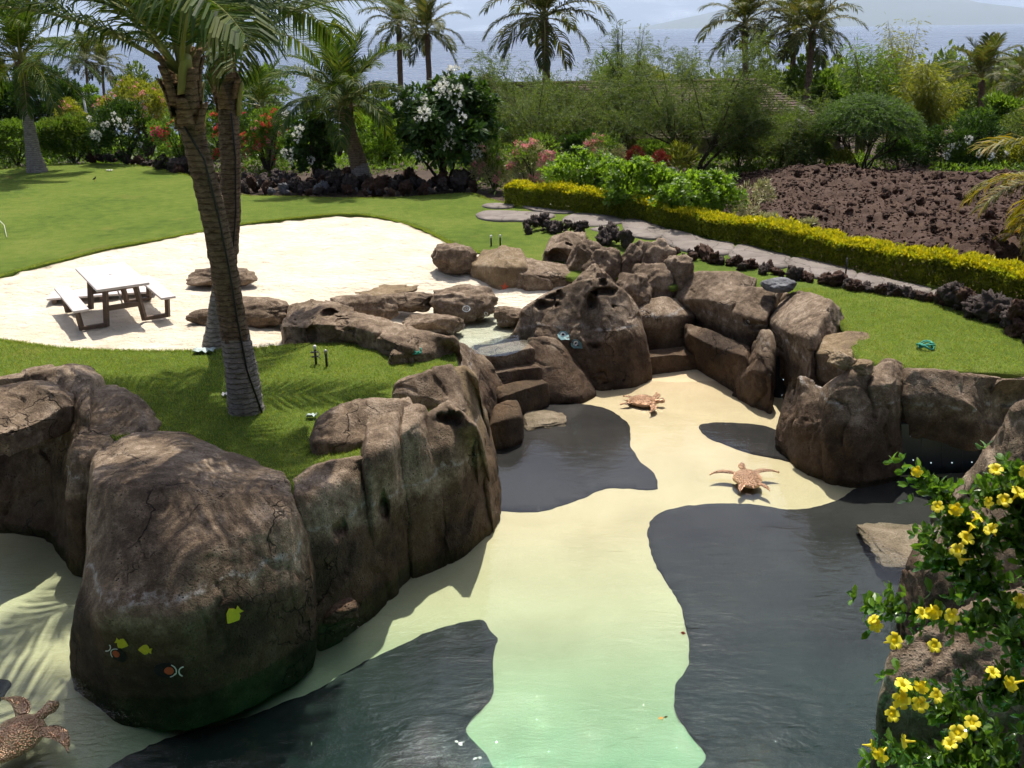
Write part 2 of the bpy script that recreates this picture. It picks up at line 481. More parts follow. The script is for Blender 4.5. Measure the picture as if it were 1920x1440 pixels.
def _flag():
    t = NT('path_flagstone'); c = t.coord('World')
    a = t.noise(c, 1.4, 5, 0.62); f = t.noise(c, 30, 5, 0.7)
    col = t.ramp(a, [(0.3, (0.14, 0.118, 0.105)), (0.7, (0.235, 0.205, 0.185))])
    col = t.mix(0.5, col, t.ramp(f, [(0.2, 0.55), (0.8, 1.15)]), 'MULTIPLY')
    v = t.ramp(t.voro(t.mix(0.3, c, t.n('ShaderNodeTexNoise').outputs['Color'], 'ADD'), 1.1, 'DISTANCE_TO_EDGE'), [(0.0, 0.35), (0.02, 1.0)])
    col = t.mix(1.0, col, v, 'MULTIPLY')
    return t.done(t.bsdf(col, 0.85, t.bump(t.math('ADD', f, v), 0.5, 0.02), 0, 0.25))
M['flag'] = _flag()
M['table_top'] = mat_plain('weathered_white_plastic', (0.52, 0.475, 0.47), 0.55, 0, 0.06, 4, 0.1)
M['table_leg'] = mat_plain('brown_plastic_lumber', (0.11, 0.075, 0.055), 0.6, 0, 0.15, 12, 0.2)
M['steel'] = mat_plain('dull_steel', (0.35, 0.33, 0.31), 0.4, 0.8, 0.1)
M['white_pvc'] = mat_plain('white_plastic', (0.72, 0.72, 0.70), 0.4, 0, 0.05)
M['black_plastic'] = mat_plain('black_plastic', (0.02, 0.02, 0.02), 0.45, 0, 0.2)
M['green_rope'] = mat_plain('sea_green_rope', (0.05, 0.30, 0.22), 0.7, 0, 0.2, 60, 0.4)
def _copper():
    t = NT('hammered_copper'); c = t.coord('Object')
    v = t.voro(c, 55, 'F1'); n = t.noise(c, 6, 4)
    col = t.ramp(t.math('ADD', t.math('MULTIPLY', v, 0.6), t.math('MULTIPLY', n, 0.4)), [(0.15, (0.92, 0.72, 0.54)), (0.45, (0.74, 0.48, 0.31)), (0.7, (0.44, 0.23, 0.13))])
    return t.done(t.bsdf(col, 0.36, t.bump(v, 1.0, 0.035), 0.8, 0.5))
M['copper'] = _copper()
M['navy_tile'] = mat_plain('navy_mosaic_tile', (0.008, 0.011, 0.02), 0.35, 0, 0.3, 30, 0.2, 0.5)
def _star():
    t = NT('star_light'); e = t.n('ShaderNodeEmission'); e.inputs['Color'].default_value = (0.75, 0.95, 1.0, 1); e.inputs['Strength'].default_value = 0.7
    return t.done(e.outputs[0])
M['star'] = _star()
def _trunk(name, a, b, ring):
    t = NT(name); c = t.coord('UV'); w = t.coord('World')
    n = t.noise(w, 9, 5, 0.65); f = t.noise(t.coord('World', (1, 1, 6)), 12, 4, 0.7)
    col = t.ramp(t.math('ADD', t.math('MULTIPLY', n, 0.45), t.math('MULTIPLY', f, 0.55)), [(0.36, a), (0.62, b)])
    z = t.n('ShaderNodeSeparateXYZ'); t.l(w, z.inputs[0])
    rg_ = t.math('FRACT', t.math('MULTIPLY', t.math('ADD', z.outputs['Z'], t.math('MULTIPLY', n, 0.10)), 13.0))
    rd = t.ramp(rg_, [(0.0, 0.25), (0.16, 1.0), (0.75, 0.95), (1.0, 0.55)])
    col = t.mix(0.75 * ring, col, rd, 'MULTIPLY')
    return t.done(t.bsdf(col, 0.9, t.bump(t.math('ADD', f, rd), 0.9, 0.035), 0, 0.12))
M['trunk'] = _trunk('palm_trunk_bark', (0.085, 0.055, 0.034), (0.30, 0.215, 0.145), 1)
M['trunk_grey'] = _trunk('grey_palm_bark', (0.18, 0.155, 0.135), (0.40, 0.36, 0.33), 1)
M['boot'] = _trunk('dry_palm_boot', (0.12, 0.07, 0.035), (0.36, 0.24, 0.13), 1)
M['bark'] = _trunk('dark_bark', (0.03, 0.024, 0.018), (0.09, 0.07, 0.052), 0)
M['stalk'] = mat_leaf('palm_stalk', (0.13, 0.15, 0.03), (0.30, 0.28, 0.07), 0.1, 0.4)
M['palm'] = mat_leaf('palm_leaflet', (0.016, 0.038, 0.009), (0.052, 0.092, 0.018), 0.36, 0.6, (1.5, 1.5, 0.4), 0.12, (0.11, 0.125, 0.026))
M['palm_dark'] = mat_leaf('dark_palm_leaflet', (0.03, 0.05, 0.014), (0.085, 0.11, 0.026), 0.36, 0.55, (1.4, 1.3, 0.5), 0.2, (0.12, 0.105, 0.04))
M['palm_yellow'] = mat_leaf('yellowing_palm_leaflet', (0.08, 0.10, 0.015), (0.20, 0.19, 0.03), 0.4, 0.5, (1.5, 1.35, 0.3), 0.25, (0.36, 0.24, 0.05))
M['leaf_deep'] = mat_leaf('deep_green_leaf', (0.014, 0.038, 0.009), (0.048, 0.10, 0.018), 0.28, 0.5, None, 0.25)
M['leaf_mid'] = mat_leaf('mid_green_leaf', (0.035, 0.075, 0.012), (0.10, 0.17, 0.026), 0.5, 0.45)
M['leaf_bright'] = mat_leaf('bright_green_leaf', (0.06, 0.125, 0.015), (0.145, 0.24, 0.03), 0.5, 0.4)
M['leaf_olive'] = mat_leaf('olive_feather_leaf', (0.034, 0.06, 0.017), (0.095, 0.135, 0.036), 0.45, 0.55)
M['leaf_blue'] = mat_leaf('blue_green_feather_leaf', (0.028, 0.058, 0.02), (0.07, 0.125, 0.036), 0.5, 0.5)
M['leaf_bamboo'] = mat_leaf('yellow_green_leaf', (0.075, 0.10, 0.014), (0.19, 0.205, 0.03), 0.5, 0.45)
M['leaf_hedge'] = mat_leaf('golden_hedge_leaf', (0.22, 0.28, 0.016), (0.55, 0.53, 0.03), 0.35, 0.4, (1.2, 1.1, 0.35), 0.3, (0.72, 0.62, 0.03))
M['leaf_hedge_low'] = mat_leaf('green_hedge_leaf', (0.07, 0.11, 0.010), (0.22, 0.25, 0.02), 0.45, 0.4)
M['leaf_pale'] = mat_leaf('variegated_leaf', (0.16, 0.20, 0.08), (0.42, 0.40, 0.20), 0.3, 0.5, (1.1, 1.1, 0.8))
M['leaf_red'] = mat_leaf('red_leaf', (0.16, 0.03, 0.02), (0.34, 0.07, 0.04), 0.35, 0.5, (1.3, 0.8, 0.6))
M['leaf_gloss'] = mat_leaf('glossy_leaf', (0.03, 0.08, 0.012), (0.10, 0.19, 0.03), 0.35, 0.2, None, 0.6)
M['fl_white'] = mat_leaf('white_petal', (0.70, 0.70, 0.66), (0.82, 0.82, 0.78), 0.25, 0.6, (1, 1, 0.95))
M['fl_pink'] = mat_leaf('pink_petal', (0.58, 0.12, 0.20), (0.82, 0.38, 0.40), 0.35, 0.6, (1.1, 0.9, 0.9))
M['fl_red'] = mat_leaf('red_bract', (0.46, 0.03, 0.05), (0.70, 0.12, 0.09), 0.4, 0.6, (1.1, 0.8, 0.8))
M['fl_magenta'] = mat_leaf('magenta_bract', (0.42, 0.01, 0.13), (0.62, 0.05, 0.22), 0.4, 0.6, (1.1, 0.8, 0.9))
M['fl_yellow'] = mat_leaf('yellow_petal', (0.74, 0.58, 0.012), (0.86, 0.75, 0.05), 0.35, 0.5, (1.1, 1.0, 0.5))
M['fl_orange'] = mat_plain('orange_throat', (0.50, 0.20, 0.02), 0.6)
M['shingle'] = mat_plain('brown_wood_shingle', (0.075, 0.047, 0.035), 0.85, 0, 0.4, 2.2, 0.5)
M['dark_wood'] = mat_plain('dark_wood_siding', (0.05, 0.034, 0.025), 0.8, 0, 0.2, 3.0)
M['stucco'] = mat_plain('brown_stucco', (0.20, 0.15, 0.11), 0.9)
M['paint_yellow'] = mat_plain('yellow_paint', (0.62, 0.52, 0.03), 0.6, 0, 0.1, 30)
M['paint_black'] = mat_plain('black_paint', (0.012, 0.012, 0.014), 0.35, 0, 0.1, 30)
M['paint_white'] = mat_plain('white_paint', (0.74, 0.74, 0.74), 0.5, 0, 0.05, 30)
M['paint_red'] = mat_plain('orange_red_paint', (0.55, 0.10, 0.04), 0.5, 0, 0.1, 30)
M['paint_teal'] = mat_plain('pale_teal_paint', (0.16, 0.30, 0.32), 0.5, 0, 0.2, 30)
# ---------------------------------------------------------------- ground, lawn, sand, pool
WATER_Z = -1.50
def zfloor_y(y):
    return np.interp(y, [3, 6.5, 7.6, 8.8, 10, 12, 14.5, 17.0, 17.7, 18.4, 22], [-3.3, -3.2, -2.8, -2.2, -1.83, -1.64, -1.57, -1.535, -1.50, -1.43, -1.40])
def zfloor(xy):
    side = np.clip((-2.2 - xy[:, 0]) / 2.5, 0, 1)        # the left bay is shallower
    return zfloor_y(xy[:, 1]) * (1 - side) + np.maximum(zfloor_y(xy[:, 1]), -1.75) * side + 0.006 * fbm(np.column_stack([xy, xy[:, :1] * 0]) * 1.5, 2, 3)
def PF(u, v):
    z = -1.6
    for _ in range(6):
        p = P(u, v, z); z = float(zfloor(np.array([[p[0], p[1]]]))[0])
    return np.array([p[0], p[1], z])

POOL_BASE_PX = [(-420, 1040), (-200, 990), (20, 965), (140, 985), (210, 1060), (350, 1130), (500, 1160), (585, 1175), (690, 1120), (770, 1060), (860, 1020), (925, 970), (925, 900),
                (915, 840), (900, 700, -.85), (960, 675, -.85), (1000, 665, -.85), (1045, 672, -1.1), (1085, 590, -.6), (1140, 575, -.5), (1205, 575, -.5), (1222, 640, -1.1), (1285, 645, -1.1), (1310, 605, -.9), (1400, 635, -.9), (1460, 655, -.9), (1515, 700, -1.0), (1550, 850), (1690, 880), (1800, 890), (1990, 905)]
base_w = np.array([P(q[0], q[1], q[2] if len(q) > 2 else -1.5)[:2] for q in POOL_BASE_PX])
def offset_poly(p, d):
    n = len(p); out = []
    for i in range(n):
        t = p[min(i + 1, n - 1)] - p[max(i - 1, 0)]; t = t / (np.linalg.norm(t) + 1e-9)
        out.append(p[i] + np.array([-t[1], t[0]]) * d)
    return np.array(out)
_ring = offset_poly(base_w, 0.45)
_ring[0:2, 1] += 0.8
POOL_HOLE = np.concatenate([[[-11.5, _ring[0][1]]], _ring, [[10.5, 12.6], [11, 9.0], [11, 2.6], [-11.5, 2.6]]])
POOL_HOLE = smooth_poly(POOL_HOLE, 0.4)

POND = P(905, 622, -0.42)[:2]
def zsand(xy):
    d = np.sqrt(((xy - POND) * np.array([0.85, 1.0])) ** 2 @ np.ones(2))
    t = np.clip((4.2 - d) / 3.2, 0, 1); t = t * t * (3 - 2 * t)
    q = np.column_stack([xy, np.zeros(len(xy))])
    F1, F2, _i = voro(q * 2.3 + .4 * np.stack([fbm(q * 1.3, 2, 5), fbm(q * 1.3, 2, 6), q[:, 0] * 0], 1), 8)
    lump = 0.022 * fbm(q * np.array([1.6, 2.0, 1]), 3, 11) + 0.016 * fbm(q * 5.2, 2, 21) - 0.045 * np.clip(1 - F1 / .42, 0, 1)      # footprints
    return -0.06 - 0.46 * t + lump * (1 - 0.75 * t)

def zterrain(xy):
    x, y = xy[:, 0], xy[:, 1]
    g = np.full(len(xy), -0.16)
    d = np.sqrt(((xy - POND) * np.array([0.8, 0.9])) ** 2 @ np.ones(2))
    g -= 0.55 * np.clip((5.0 - d) / 1.5, 0, 1)
    far = np.maximum(0, y - 40)
    slope = 0.11 - 0.055 * np.clip((x - 2 - y * 0.05) / (12 + y * 0.1), 0, 1)
    g = g - far * slope
    q = np.column_stack([xy, np.zeros(len(xy))])
    g += np.clip((y - 60) / 80, 0, 1) * 3.5 * fbm(q * 0.012, 4, 5)
    side = np.maximum(0, np.abs(x) - 40)
    g -= side * 0.02
    return np.maximum(g, -60)

_t = np.linspace(0, 2 * math.pi, 60, endpoint=False)
garden = np.array([[-45, -6], [40, -6], [40, 60], [-45, 60]])
o = sheet('terrain', smooth_poly(garden * 1.0, 1.5), [POOL_HOLE], 0.8, zterrain, M['soil'])
tag(o, kind='structure')
# the hillside running down to the shore
gx, gy = np.meshgrid(np.concatenate([np.linspace(-1500, -50, 26), np.linspace(-40, 40, 9), np.linspace(50, 1500, 26)]),
                     np.concatenate([np.linspace(44, 200, 30), np.linspace(220, 1300, 40)]))
xy = np.stack([gx.ravel(), gy.ravel()], 1); nx = gx.shape[1]; ny = gx.shape[0]
z = zterrain(xy) - 0.6
f = np.array([(j * nx + i, j * nx + i + 1, (j + 1) * nx + i + 1, (j + 1) * nx + i) for j in range(ny - 1) for i in range(nx - 1)])
tag(link('hillside', mesh_np('hillside', np.column_stack([xy, z]), f), M['scrub']), kind='structure')

SAND_PX = [(-260, 600), (-120, 560), (0, 517), (50, 503), (100, 490), (150, 478), (200, 466), (330, 441), (450, 420), (560, 408), (640, 402), (700, 405), (760, 418), (810, 437), (850, 458), (905, 475), (985, 500), (1100, 530),
           (1120, 580), (1060, 640), (960, 655), (880, 655), (800, 640), (700, 625), (600, 642), (540, 646), (480, 653), (380, 657), (280, 657), (200, 656), (100, 651), (0, 638), (-100, 625), (-260, 630)]
sand_poly = smooth_poly([P(u, v, 0)[:2] for u, v in SAND_PX], 0.2, wob=0.035, seed=4)
o = sheet('sand', sand_poly, [POOL_HOLE], 0.115, zsand, M['sand'], 0.25)
tag(o, kind='structure')
pondw = smooth_poly([P(u, v, -0.42)[:2] for u, v in [(790, 590), (870, 585), (930, 575), (1000, 600), (985, 650), (930, 668), (860, 652), (800, 625)]], 0.2)
o = sheet('pond_water', pondw, [], 0.5, lambda q: np.full(len(q), -0.425), M['water'])
tag(o, kind='structure')

LAWN_PX = [(-700, 440), (-300, 348), (-120, 328), (0, 318), (90, 309), (180, 306), (270, 312), (350, 328), (400, 345), (450, 364), (520, 367), (620, 372), (720, 371), (820, 366), (880, 362), (925, 376), (1000, 388), (1100, 400),
           (1200, 414), (1300, 438), (1400, 458), (1500, 482), (1600, 505), (1700, 528), (1800, 545), (1920, 572), (2100, 620), (2330, 740)]
lawn_outer = np.concatenate([smooth_poly([P(u, v, 0)[:2] for u, v in LAWN_PX], 0.4, False, 0.05, 9), [[14, 1.8], [-14, 1.8], [-30, 14]]])
def zlawn(xy):
    q = np.column_stack([xy, np.zeros(len(xy))])
    return 0.02 * fbm(q * 0.35, 3, 31)
o = sheet('lawn', lawn_outer, [sand_poly, POOL_HOLE], 0.4, zlawn, M['grass'], 0.10)
tag(o, kind='structure')
LAWN = o

# pool basin
floor_poly = smooth_poly(np.concatenate([[[-11.5, _ring[0][1] + .3]], offset_poly(base_w, 0.8) , [[11, 12.7], [11.3, 9.0], [11.3, 2.0], [-11.5, 2.0]]]), 0.4)
o = sheet('pool_floor', floor_poly, [], 0.3, zfloor, M['plaster'])
tag(o, kind='structure')
POOLF = o
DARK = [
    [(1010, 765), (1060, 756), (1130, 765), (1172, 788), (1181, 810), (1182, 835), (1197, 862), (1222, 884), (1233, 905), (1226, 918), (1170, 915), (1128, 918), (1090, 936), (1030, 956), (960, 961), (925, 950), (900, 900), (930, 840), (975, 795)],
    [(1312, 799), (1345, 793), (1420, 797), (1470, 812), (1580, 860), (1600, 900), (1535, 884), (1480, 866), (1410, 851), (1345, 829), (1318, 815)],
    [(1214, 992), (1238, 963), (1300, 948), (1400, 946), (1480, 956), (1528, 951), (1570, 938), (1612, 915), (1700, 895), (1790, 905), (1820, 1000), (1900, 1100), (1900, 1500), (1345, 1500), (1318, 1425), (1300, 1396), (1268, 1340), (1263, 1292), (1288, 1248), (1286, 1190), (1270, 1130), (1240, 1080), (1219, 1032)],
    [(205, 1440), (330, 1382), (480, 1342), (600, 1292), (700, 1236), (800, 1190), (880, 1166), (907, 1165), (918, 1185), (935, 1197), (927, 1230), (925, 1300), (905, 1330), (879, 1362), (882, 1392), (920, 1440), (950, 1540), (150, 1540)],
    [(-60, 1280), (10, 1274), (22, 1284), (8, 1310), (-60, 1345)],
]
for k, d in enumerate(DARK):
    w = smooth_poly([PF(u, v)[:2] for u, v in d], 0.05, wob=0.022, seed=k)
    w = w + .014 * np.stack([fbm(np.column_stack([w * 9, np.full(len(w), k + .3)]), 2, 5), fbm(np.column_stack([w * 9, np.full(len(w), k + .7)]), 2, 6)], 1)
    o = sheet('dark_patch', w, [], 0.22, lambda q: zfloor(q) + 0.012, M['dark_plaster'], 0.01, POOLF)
# water body, closed
top = smooth_poly(np.concatenate([[[-11.5, _ring[0][1] + .2]], offset_poly(base_w, 0.4), [[11, 12.7], [11.2, 9.0], [11.2, 2.2], [-11.5, 2.2]]]), 0.5)
def _slab(name, poly, z0, z1, mat):
    n = len(poly); bm = bmesh.new()
    a = [bm.verts.new((q[0], q[1], z1)) for q in poly]; b = [bm.verts.new((q[0], q[1], z0)) for q in poly]
    ft = bm.faces.new(a); fb = bm.faces.new(b[::-1])
    for i in range(n): bm.faces.new((a[i], b[i], b[(i + 1) % n], a[(i + 1) % n]))
    bmesh.ops.recalc_face_normals(bm, faces=bm.faces)
    me = bpy.data.meshes.new(name); bm.to_mesh(me); bm.free()
    return link(name, me, mat)
o = _slab('pool_water', top, -3.4, WATER_Z, M['water'])
tag(o, kind='structure')

# ocean and island
OZ = -46.0
bm = bmesh.new()
rs = [250, 600, 1200, 2500, 6000, 15000, 38000]; seg = 48; prev = None
for r_ in rs:
    ring = [bm.verts.new((r_ * math.sin(a), r_ * math.cos(a), OZ)) for a in np.linspace(-1.35, 1.35, seg)]
    if prev:
        for i in range(seg - 1): bm.faces.new((prev[i], prev[i + 1], ring[i + 1], ring[i]))
    prev = ring
bmesh.ops.recalc_face_normals(bm, faces=bm.faces)
me = bpy.data.meshes.new('ocean'); bm.to_mesh(me); bm.free()
if me.polygons[0].normal.z < 0: me.flip_normals()
tag(link('ocean', me, M['ocean']), kind='structure')
# far island: a broad volcano cone across the strait
D = 30000.0
def px2x(u): return (u - 960) / FPX * D * 1.065
xs = np.linspace(px2x(1080), px2x(2450), 70); ys = np.linspace(-6000, 6000, 24)
X, Y = np.meshgrid(xs, ys)
prof = np.interp(X, [px2x(u) for u in (1100, 1180, 1280, 1400, 1520, 1600, 1760, 1920, 2150, 2400)], [0, 40, 330, 800, 1050, 800, 480, 210, 60, 0])
Z = prof * np.clip(1 - (Y / 6000) ** 2, 0, 1) * (1 + 0.12 * fbm(np.stack([X.ravel() / 1500, Y.ravel() / 1500, X.ravel() * 0], 1), 4, 8).reshape(X.shape)) + OZ - 12
n1, n2 = X.shape
f = np.array([(j * n2 + i, j * n2 + i + 1, (j + 1) * n2 + i + 1, (j + 1) * n2 + i) for j in range(n1 - 1) for i in range(n2 - 1)])
tag(link('island', mesh_np('island', np.stack([X.ravel(), Y.ravel() + D, Z.ravel()], 1), f), M['scrub']), kind='structure')

# flagstones of the path, set in the grass
path_root = empty('path', (0, 0, 0)); tag(path_root, kind='structure')
FLAGS = [
    [(902, 386), (925, 382), (960, 386), (958, 390), (925, 391)],
    [(980, 388), (1010, 384), (1060, 392), (1078, 398), (1060, 402), (1010, 398)],
    [(892, 404), (915, 396), (970, 397), (1030, 402), (1040, 407), (1010, 414), (950, 416), (905, 413)],
    [(1055, 412), (1080, 402), (1130, 402), (1170, 414), (1168, 420), (1120, 426), (1070, 424)],
    [(1108, 430), (1155, 426), (1158, 434), (1130, 438)],
    [(1165, 420), (1190, 412), (1235, 425), (1252, 436), (1226, 449), (1182, 442)],
    [(1240, 451), (1258, 432), (1330, 451), (1374, 459), (1362, 479), (1300, 475), (1262, 463)],
    [(1368, 481), (1386, 461), (1430, 469), (1480, 483), (1471, 502), (1420, 500), (1388, 491)],
    [(1478, 505), (1492, 485), (1560, 499), (1602, 511), (1592, 530), (1530, 522)],
    [(1602, 532), (1616, 514), (1680, 529), (1742, 541), (1732, 554), (1660, 547)],
    [(1744, 558), (1758, 544), (1830, 555), (1900, 572), (1922, 592), (1850, 580), (1790, 568)],
]
for k, d in enumerate(FLAGS):
    w = smooth_poly([P(u, v, 0)[:2] for u, v in d], 0.12, wob=0.04, seed=k + 40)
    sheet('flagstone', w, [], 0.3, lambda q: 0.035 + 0.012 * fbm(np.column_stack([q, q[:, :1] * 0]) * 1.3, 3, 77), M['flag'], 0.06, path_root)
# ---------------------------------------------------------------- rocks
def grid_smooth(G, it, wrap_v=True):
    for _ in range(it):
        A = G.copy()
        up = np.concatenate([G[:1], G[:-1]]); dn = np.concatenate([G[1:], G[-1:]])
        lf = np.roll(G, 1, 1); rt = np.roll(G, -1, 1)
        A = 0.5 * G + 0.125 * (up + dn + lf + rt)
        G = A
    return G
def resample(P_, n, closed):
    Q = np.concatenate([P_, P_[:1]]) if closed else P_
    d = np.sqrt(((Q[1:] - Q[:-1]) ** 2).sum(1)); s = np.concatenate([[0], np.cumsum(d)])
    t = np.linspace(0, s[-1], n, endpoint=not closed)
    return np.stack([np.interp(t, s, Q[:, k]) for k in range(3)], 1)
def chips(q, seed):
    """flat chipped faces: every cell is cut by its own plane"""
    i = np.floor(q).astype(np.int64); best = np.full(len(q), 9.0); F2 = np.full(len(q), 9.0); val = np.zeros(len(q))
    for a in (-1, 0, 1):
        for b in (-1, 0, 1):
            for c in (-1, 0, 1):
                x, y, z = i[:, 0] + a, i[:, 1] + b, i[:, 2] + c
                r_ = np.stack([_h(x, y, z, seed), _h(x, y, z, seed + 1), _h(x, y, z, seed + 2)], 1)
                d = q - (np.stack([x, y, z], 1) + r_); L = np.sqrt((d * d).sum(1))
                n = unit_(np.stack([_h(x, y, z, seed + 4), _h(x, y, z, seed + 5), _h(x, y, z, seed + 6)], 1) - .5)
                m = L < best
                F2 = np.where(m, best, np.minimum(F2, L)); val = np.where(m, (d * n).sum(1) + .5 * (r_[:, 0] - .5), val); best = np.where(m, L, best)
    return val, F2 - best
def unit_(a): return a / np.maximum(np.linalg.norm(a, axis=-1, keepdims=True), 1e-9)
def rock_disp(V, N, amp, seed, facet=1.0, freq=1.0, crack=0.0):
    q = V * freq + seed * 3.17
    amp = amp * 1.25
    d = amp * (0.55 * fbm(q * 1.0, 3, seed) + 0.14 * fbm(q * 5.0, 3, seed + 5) + 0.08 * fbm(q * 14, 2, seed + 9))
    wq = 0.30 * np.stack([fbm(q * 0.9, 3, seed + 60), fbm(q * 0.9, 3, seed + 61), fbm(q * 0.9, 3, seed + 62)], 1)
    c1, e1 = chips((q + wq) * np.array([1.3, 1.3, 0.95]), seed + 20)
    c2, e2 = chips((q + wq * .5) * np.array([3.6, 3.6, 3.0]), seed + 40)
    d += amp * facet * (0.85 * c1 + 0.26 * c2)
    m = np.clip(fbm(q * 0.7, 2, seed + 33) * 2.5 + 0.2, 0, 1)
    d -= (0.45 * amp * facet + crack) * np.clip(1 - e1 / (0.035 + 0.04 * m), 0, 1) * m
    m2 = np.clip(fbm(q * 1.1, 2, seed + 37) * 3 - .6, 0, 1)
    d -= 0.28 * amp * facet * np.clip(1 - e2 / 0.06, 0, 1) * m2
    d -= amp * 0.55 * np.clip(1 - np.abs(fbm(q * np.array([1.5, 1.5, 0.7]), 3, seed + 71)) / 0.045, 0, 1) * (fbm(q * 0.9, 2, seed + 73) > 0.1)
    return V + N * d[:, None]
def grid_normals(G):
    du = np.gradient(G, axis=0); dv = np.roll(G, -1, 1) - np.roll(G, 1, 1)
    n = np.cross(dv, du); L = np.linalg.norm(n, axis=2, keepdims=True)
    n = n / np.maximum(L, 1e-9)
    c = G.mean((0, 1))
    if ((G - c) * n).sum() < 0: n = -n
    return n
def to_view(V):
    d = V - np.array([0, 0, CAMH]); w = d @ _fw
    x, y = d[:, 0] / w, (d @ _up) / w
    c, s = math.cos(ROLL), math.sin(ROLL)
    return 960 + FPX * (x * c - y * s), 720 - FPX * (x * s + y * c)
def carve(V, N, dents):
    """press hollows into the side of a rock that faces the pool"""
    for (u, v, ru, rv, dep) in dents:
        pu, pv = to_view(V); r2 = (((pu - u) / ru) ** 2 + ((pv - v) / rv) ** 2) * (1 + .75 * fbm(V * 4.5, 3, int(u)))
        d = V - np.array([0, 0, CAMH]); d /= np.linalg.norm(d, axis=1, keepdims=True)
        k = np.where((r2 < 1) & ((N * d).sum(1) < 0.1), np.clip((1 - r2) * 1.6, 0, 1) ** 1.0, 0)
        V = V + d * (k * dep)[:, None]
    return V
ROCKS = {}
def wall_rock(label, cols, zb=-1.5, th=0.7, away=(0, 1), amp=0.05, seed=0, rnd=7, mat='rock', nu=0, nv=96, facet=.8, name='boulder', cap=0.06, crack=0.0, drop=None, freq=1.0, cat='rock', under=0.5, dents=()):
    """a boulder lofted left to right; every column runs foot - face - crown as seen, then down its back"""
    A = np.array([away[0], away[1], 0.0]); A /= np.linalg.norm(A)
    prof = []
    for c in cols:
        b = P(c[0][0], c[0][1], c[0][2] if len(c[0]) > 2 else zb); pts = [b]
        for m in c[1:-1]: pts.append(PY(m[0], m[1], b[1] + m[2]))
        pts.append(P(c[-1][0], c[-1][1], c[-1][2]) if len(c[-1]) == 3 else PY(c[-1][0], c[-1][1], b[1] + c[-1][3]))
        t = pts[-1]
        lo = (drop if drop is not None else b[2] - under)
        back = t + A * th * 0.6 + np.array([0, 0, -0.12 * min(1, t[2] - lo)])
        back2 = t + A * th; back2[2] = lo
        fr = b.copy(); fr[2] = lo
        prof.append(np.array([fr] + pts + [back, back2]))
    # width-driven resolution
    L = sum(np.linalg.norm(prof[i + 1][1] - prof[i][1]) + np.linalg.norm(prof[i + 1][-3] - prof[i][-3]) for i in range(len(prof) - 1)) / 2
    nu = nu or int(np.clip(L / 0.024, 30, 120)); nv = int(nv * (1.3 if L > 1.5 else .9))
    Pn = []
    for pr in prof:     # keep key points aligned: resample piece by piece
        k = len(pr); segs = [max(3, int(nv * w)) for w in ([0.08] + [0.55 / (k - 4)] * (k - 4) + [0.1, 0.12, 0.15])]
        q = np.concatenate([pr, pr[:1]]); out = []
        for i, s in enumerate(segs):
            for j in range(s): out.append(q[i] + (q[i + 1] - q[i]) * j / s)
        Pn.append(np.array(out))
    Pn = np.array(Pn)
    # along the columns
    k = len(Pn); d = [np.linalg.norm(Pn[i + 1] - Pn[i], axis=1).mean() for i in range(k - 1)]
    s = np.concatenate([[0], np.cumsum(d)]); t = np.linspace(0, s[-1], nu)
    idx = np.clip(np.searchsorted(s, t, side='right') - 1, 0, k - 2); f = ((t - s[idx]) / np.maximum(np.array(d)[idx], 1e-6))[:, None, None]
    G = Pn[idx] * (1 - f) + Pn[idx + 1] * f
    G = grid_smooth(G, int(rnd * 1.5))
    # rounded ends
    def capend(g, g2, n=5):
        c = g.mean(0); outd = (c - g2.mean(0)); outd /= np.linalg.norm(outd) + 1e-9; r_ = []
        for j in range(1, n + 1):
            a = j / n * math.pi / 2
            r_.append(c + (g - c) * max(math.cos(a), 0.02) + outd * cap * 2.2 * math.sin(a))
        return r_
    G = np.concatenate([np.array(capend(G[0], G[3]))[::-1], G, np.array(capend(G[-1], G[-4]))])
    G = grid_smooth(G, 2)
    N = grid_normals(G)
    a, b, _ = G.shape
    V = rock_disp(G.reshape(-1, 3), N.reshape(-1, 3), amp, seed, facet, freq, crack)
    V = carve(V, N.reshape(-1, 3), dents)
    i, j = np.meshgrid(np.arange(a - 1), np.arange(b), indexing='ij')
    f = np.stack([i * b + j, i * b + (j + 1) % b, (i + 1) * b + (j + 1) % b, (i + 1) * b + j], -1).reshape(-1, 4)
    # outward facing
    c = V.mean(0)
    fn = np.cross(V[f[:, 1]] - V[f[:, 0]], V[f[:, 3]] - V[f[:, 0]])
    if (fn * (V[f].mean(1) - c)).sum() < 0: f = f[:, ::-1]
    org = np.array([c[0], c[1], V[:, 2].min()])
    o = link(name, mesh_np(name, V - org, np.ascontiguousarray(f)), M[mat], None, org)
    tag(o, label, cat)
    return o

def unit_rock(seed, sq=0.35, n=22, amp=0.12, rough=0.05, facets=7):
    """a stone about 2 units across, cut by a few planes"""
    bm = bmesh.new(); bmesh.ops.create_icosphere(bm, subdivisions=n if n < 7 else 4, radius=1.0)
    v = np.array([q.co[:] for q in bm.verts]); f = np.array([[q.index for q in ff.verts] for ff in bm.faces]); bm.free()
    rg = np.random.default_rng(seed)
    m = np.abs(v).max(1, keepdims=True)
    v = v * (1 - sq) + v / m * sq * 0.85
    for _ in range(facets):
        d = rg.normal(size=3); d /= np.linalg.norm(d); h = rg.uniform(0.62, 0.88)
        s = v @ d; k = s > h
        v[k] -= np.outer((s[k] - h) * 0.85, d)
    N = v / np.linalg.norm(v, axis=1, keepdims=True)
    dd = amp * fbm(v * 1.6 + seed, 3, seed) + rough * fbm(v * 6 + seed, 3, seed + 3)
    return v + N * dd[:, None], f
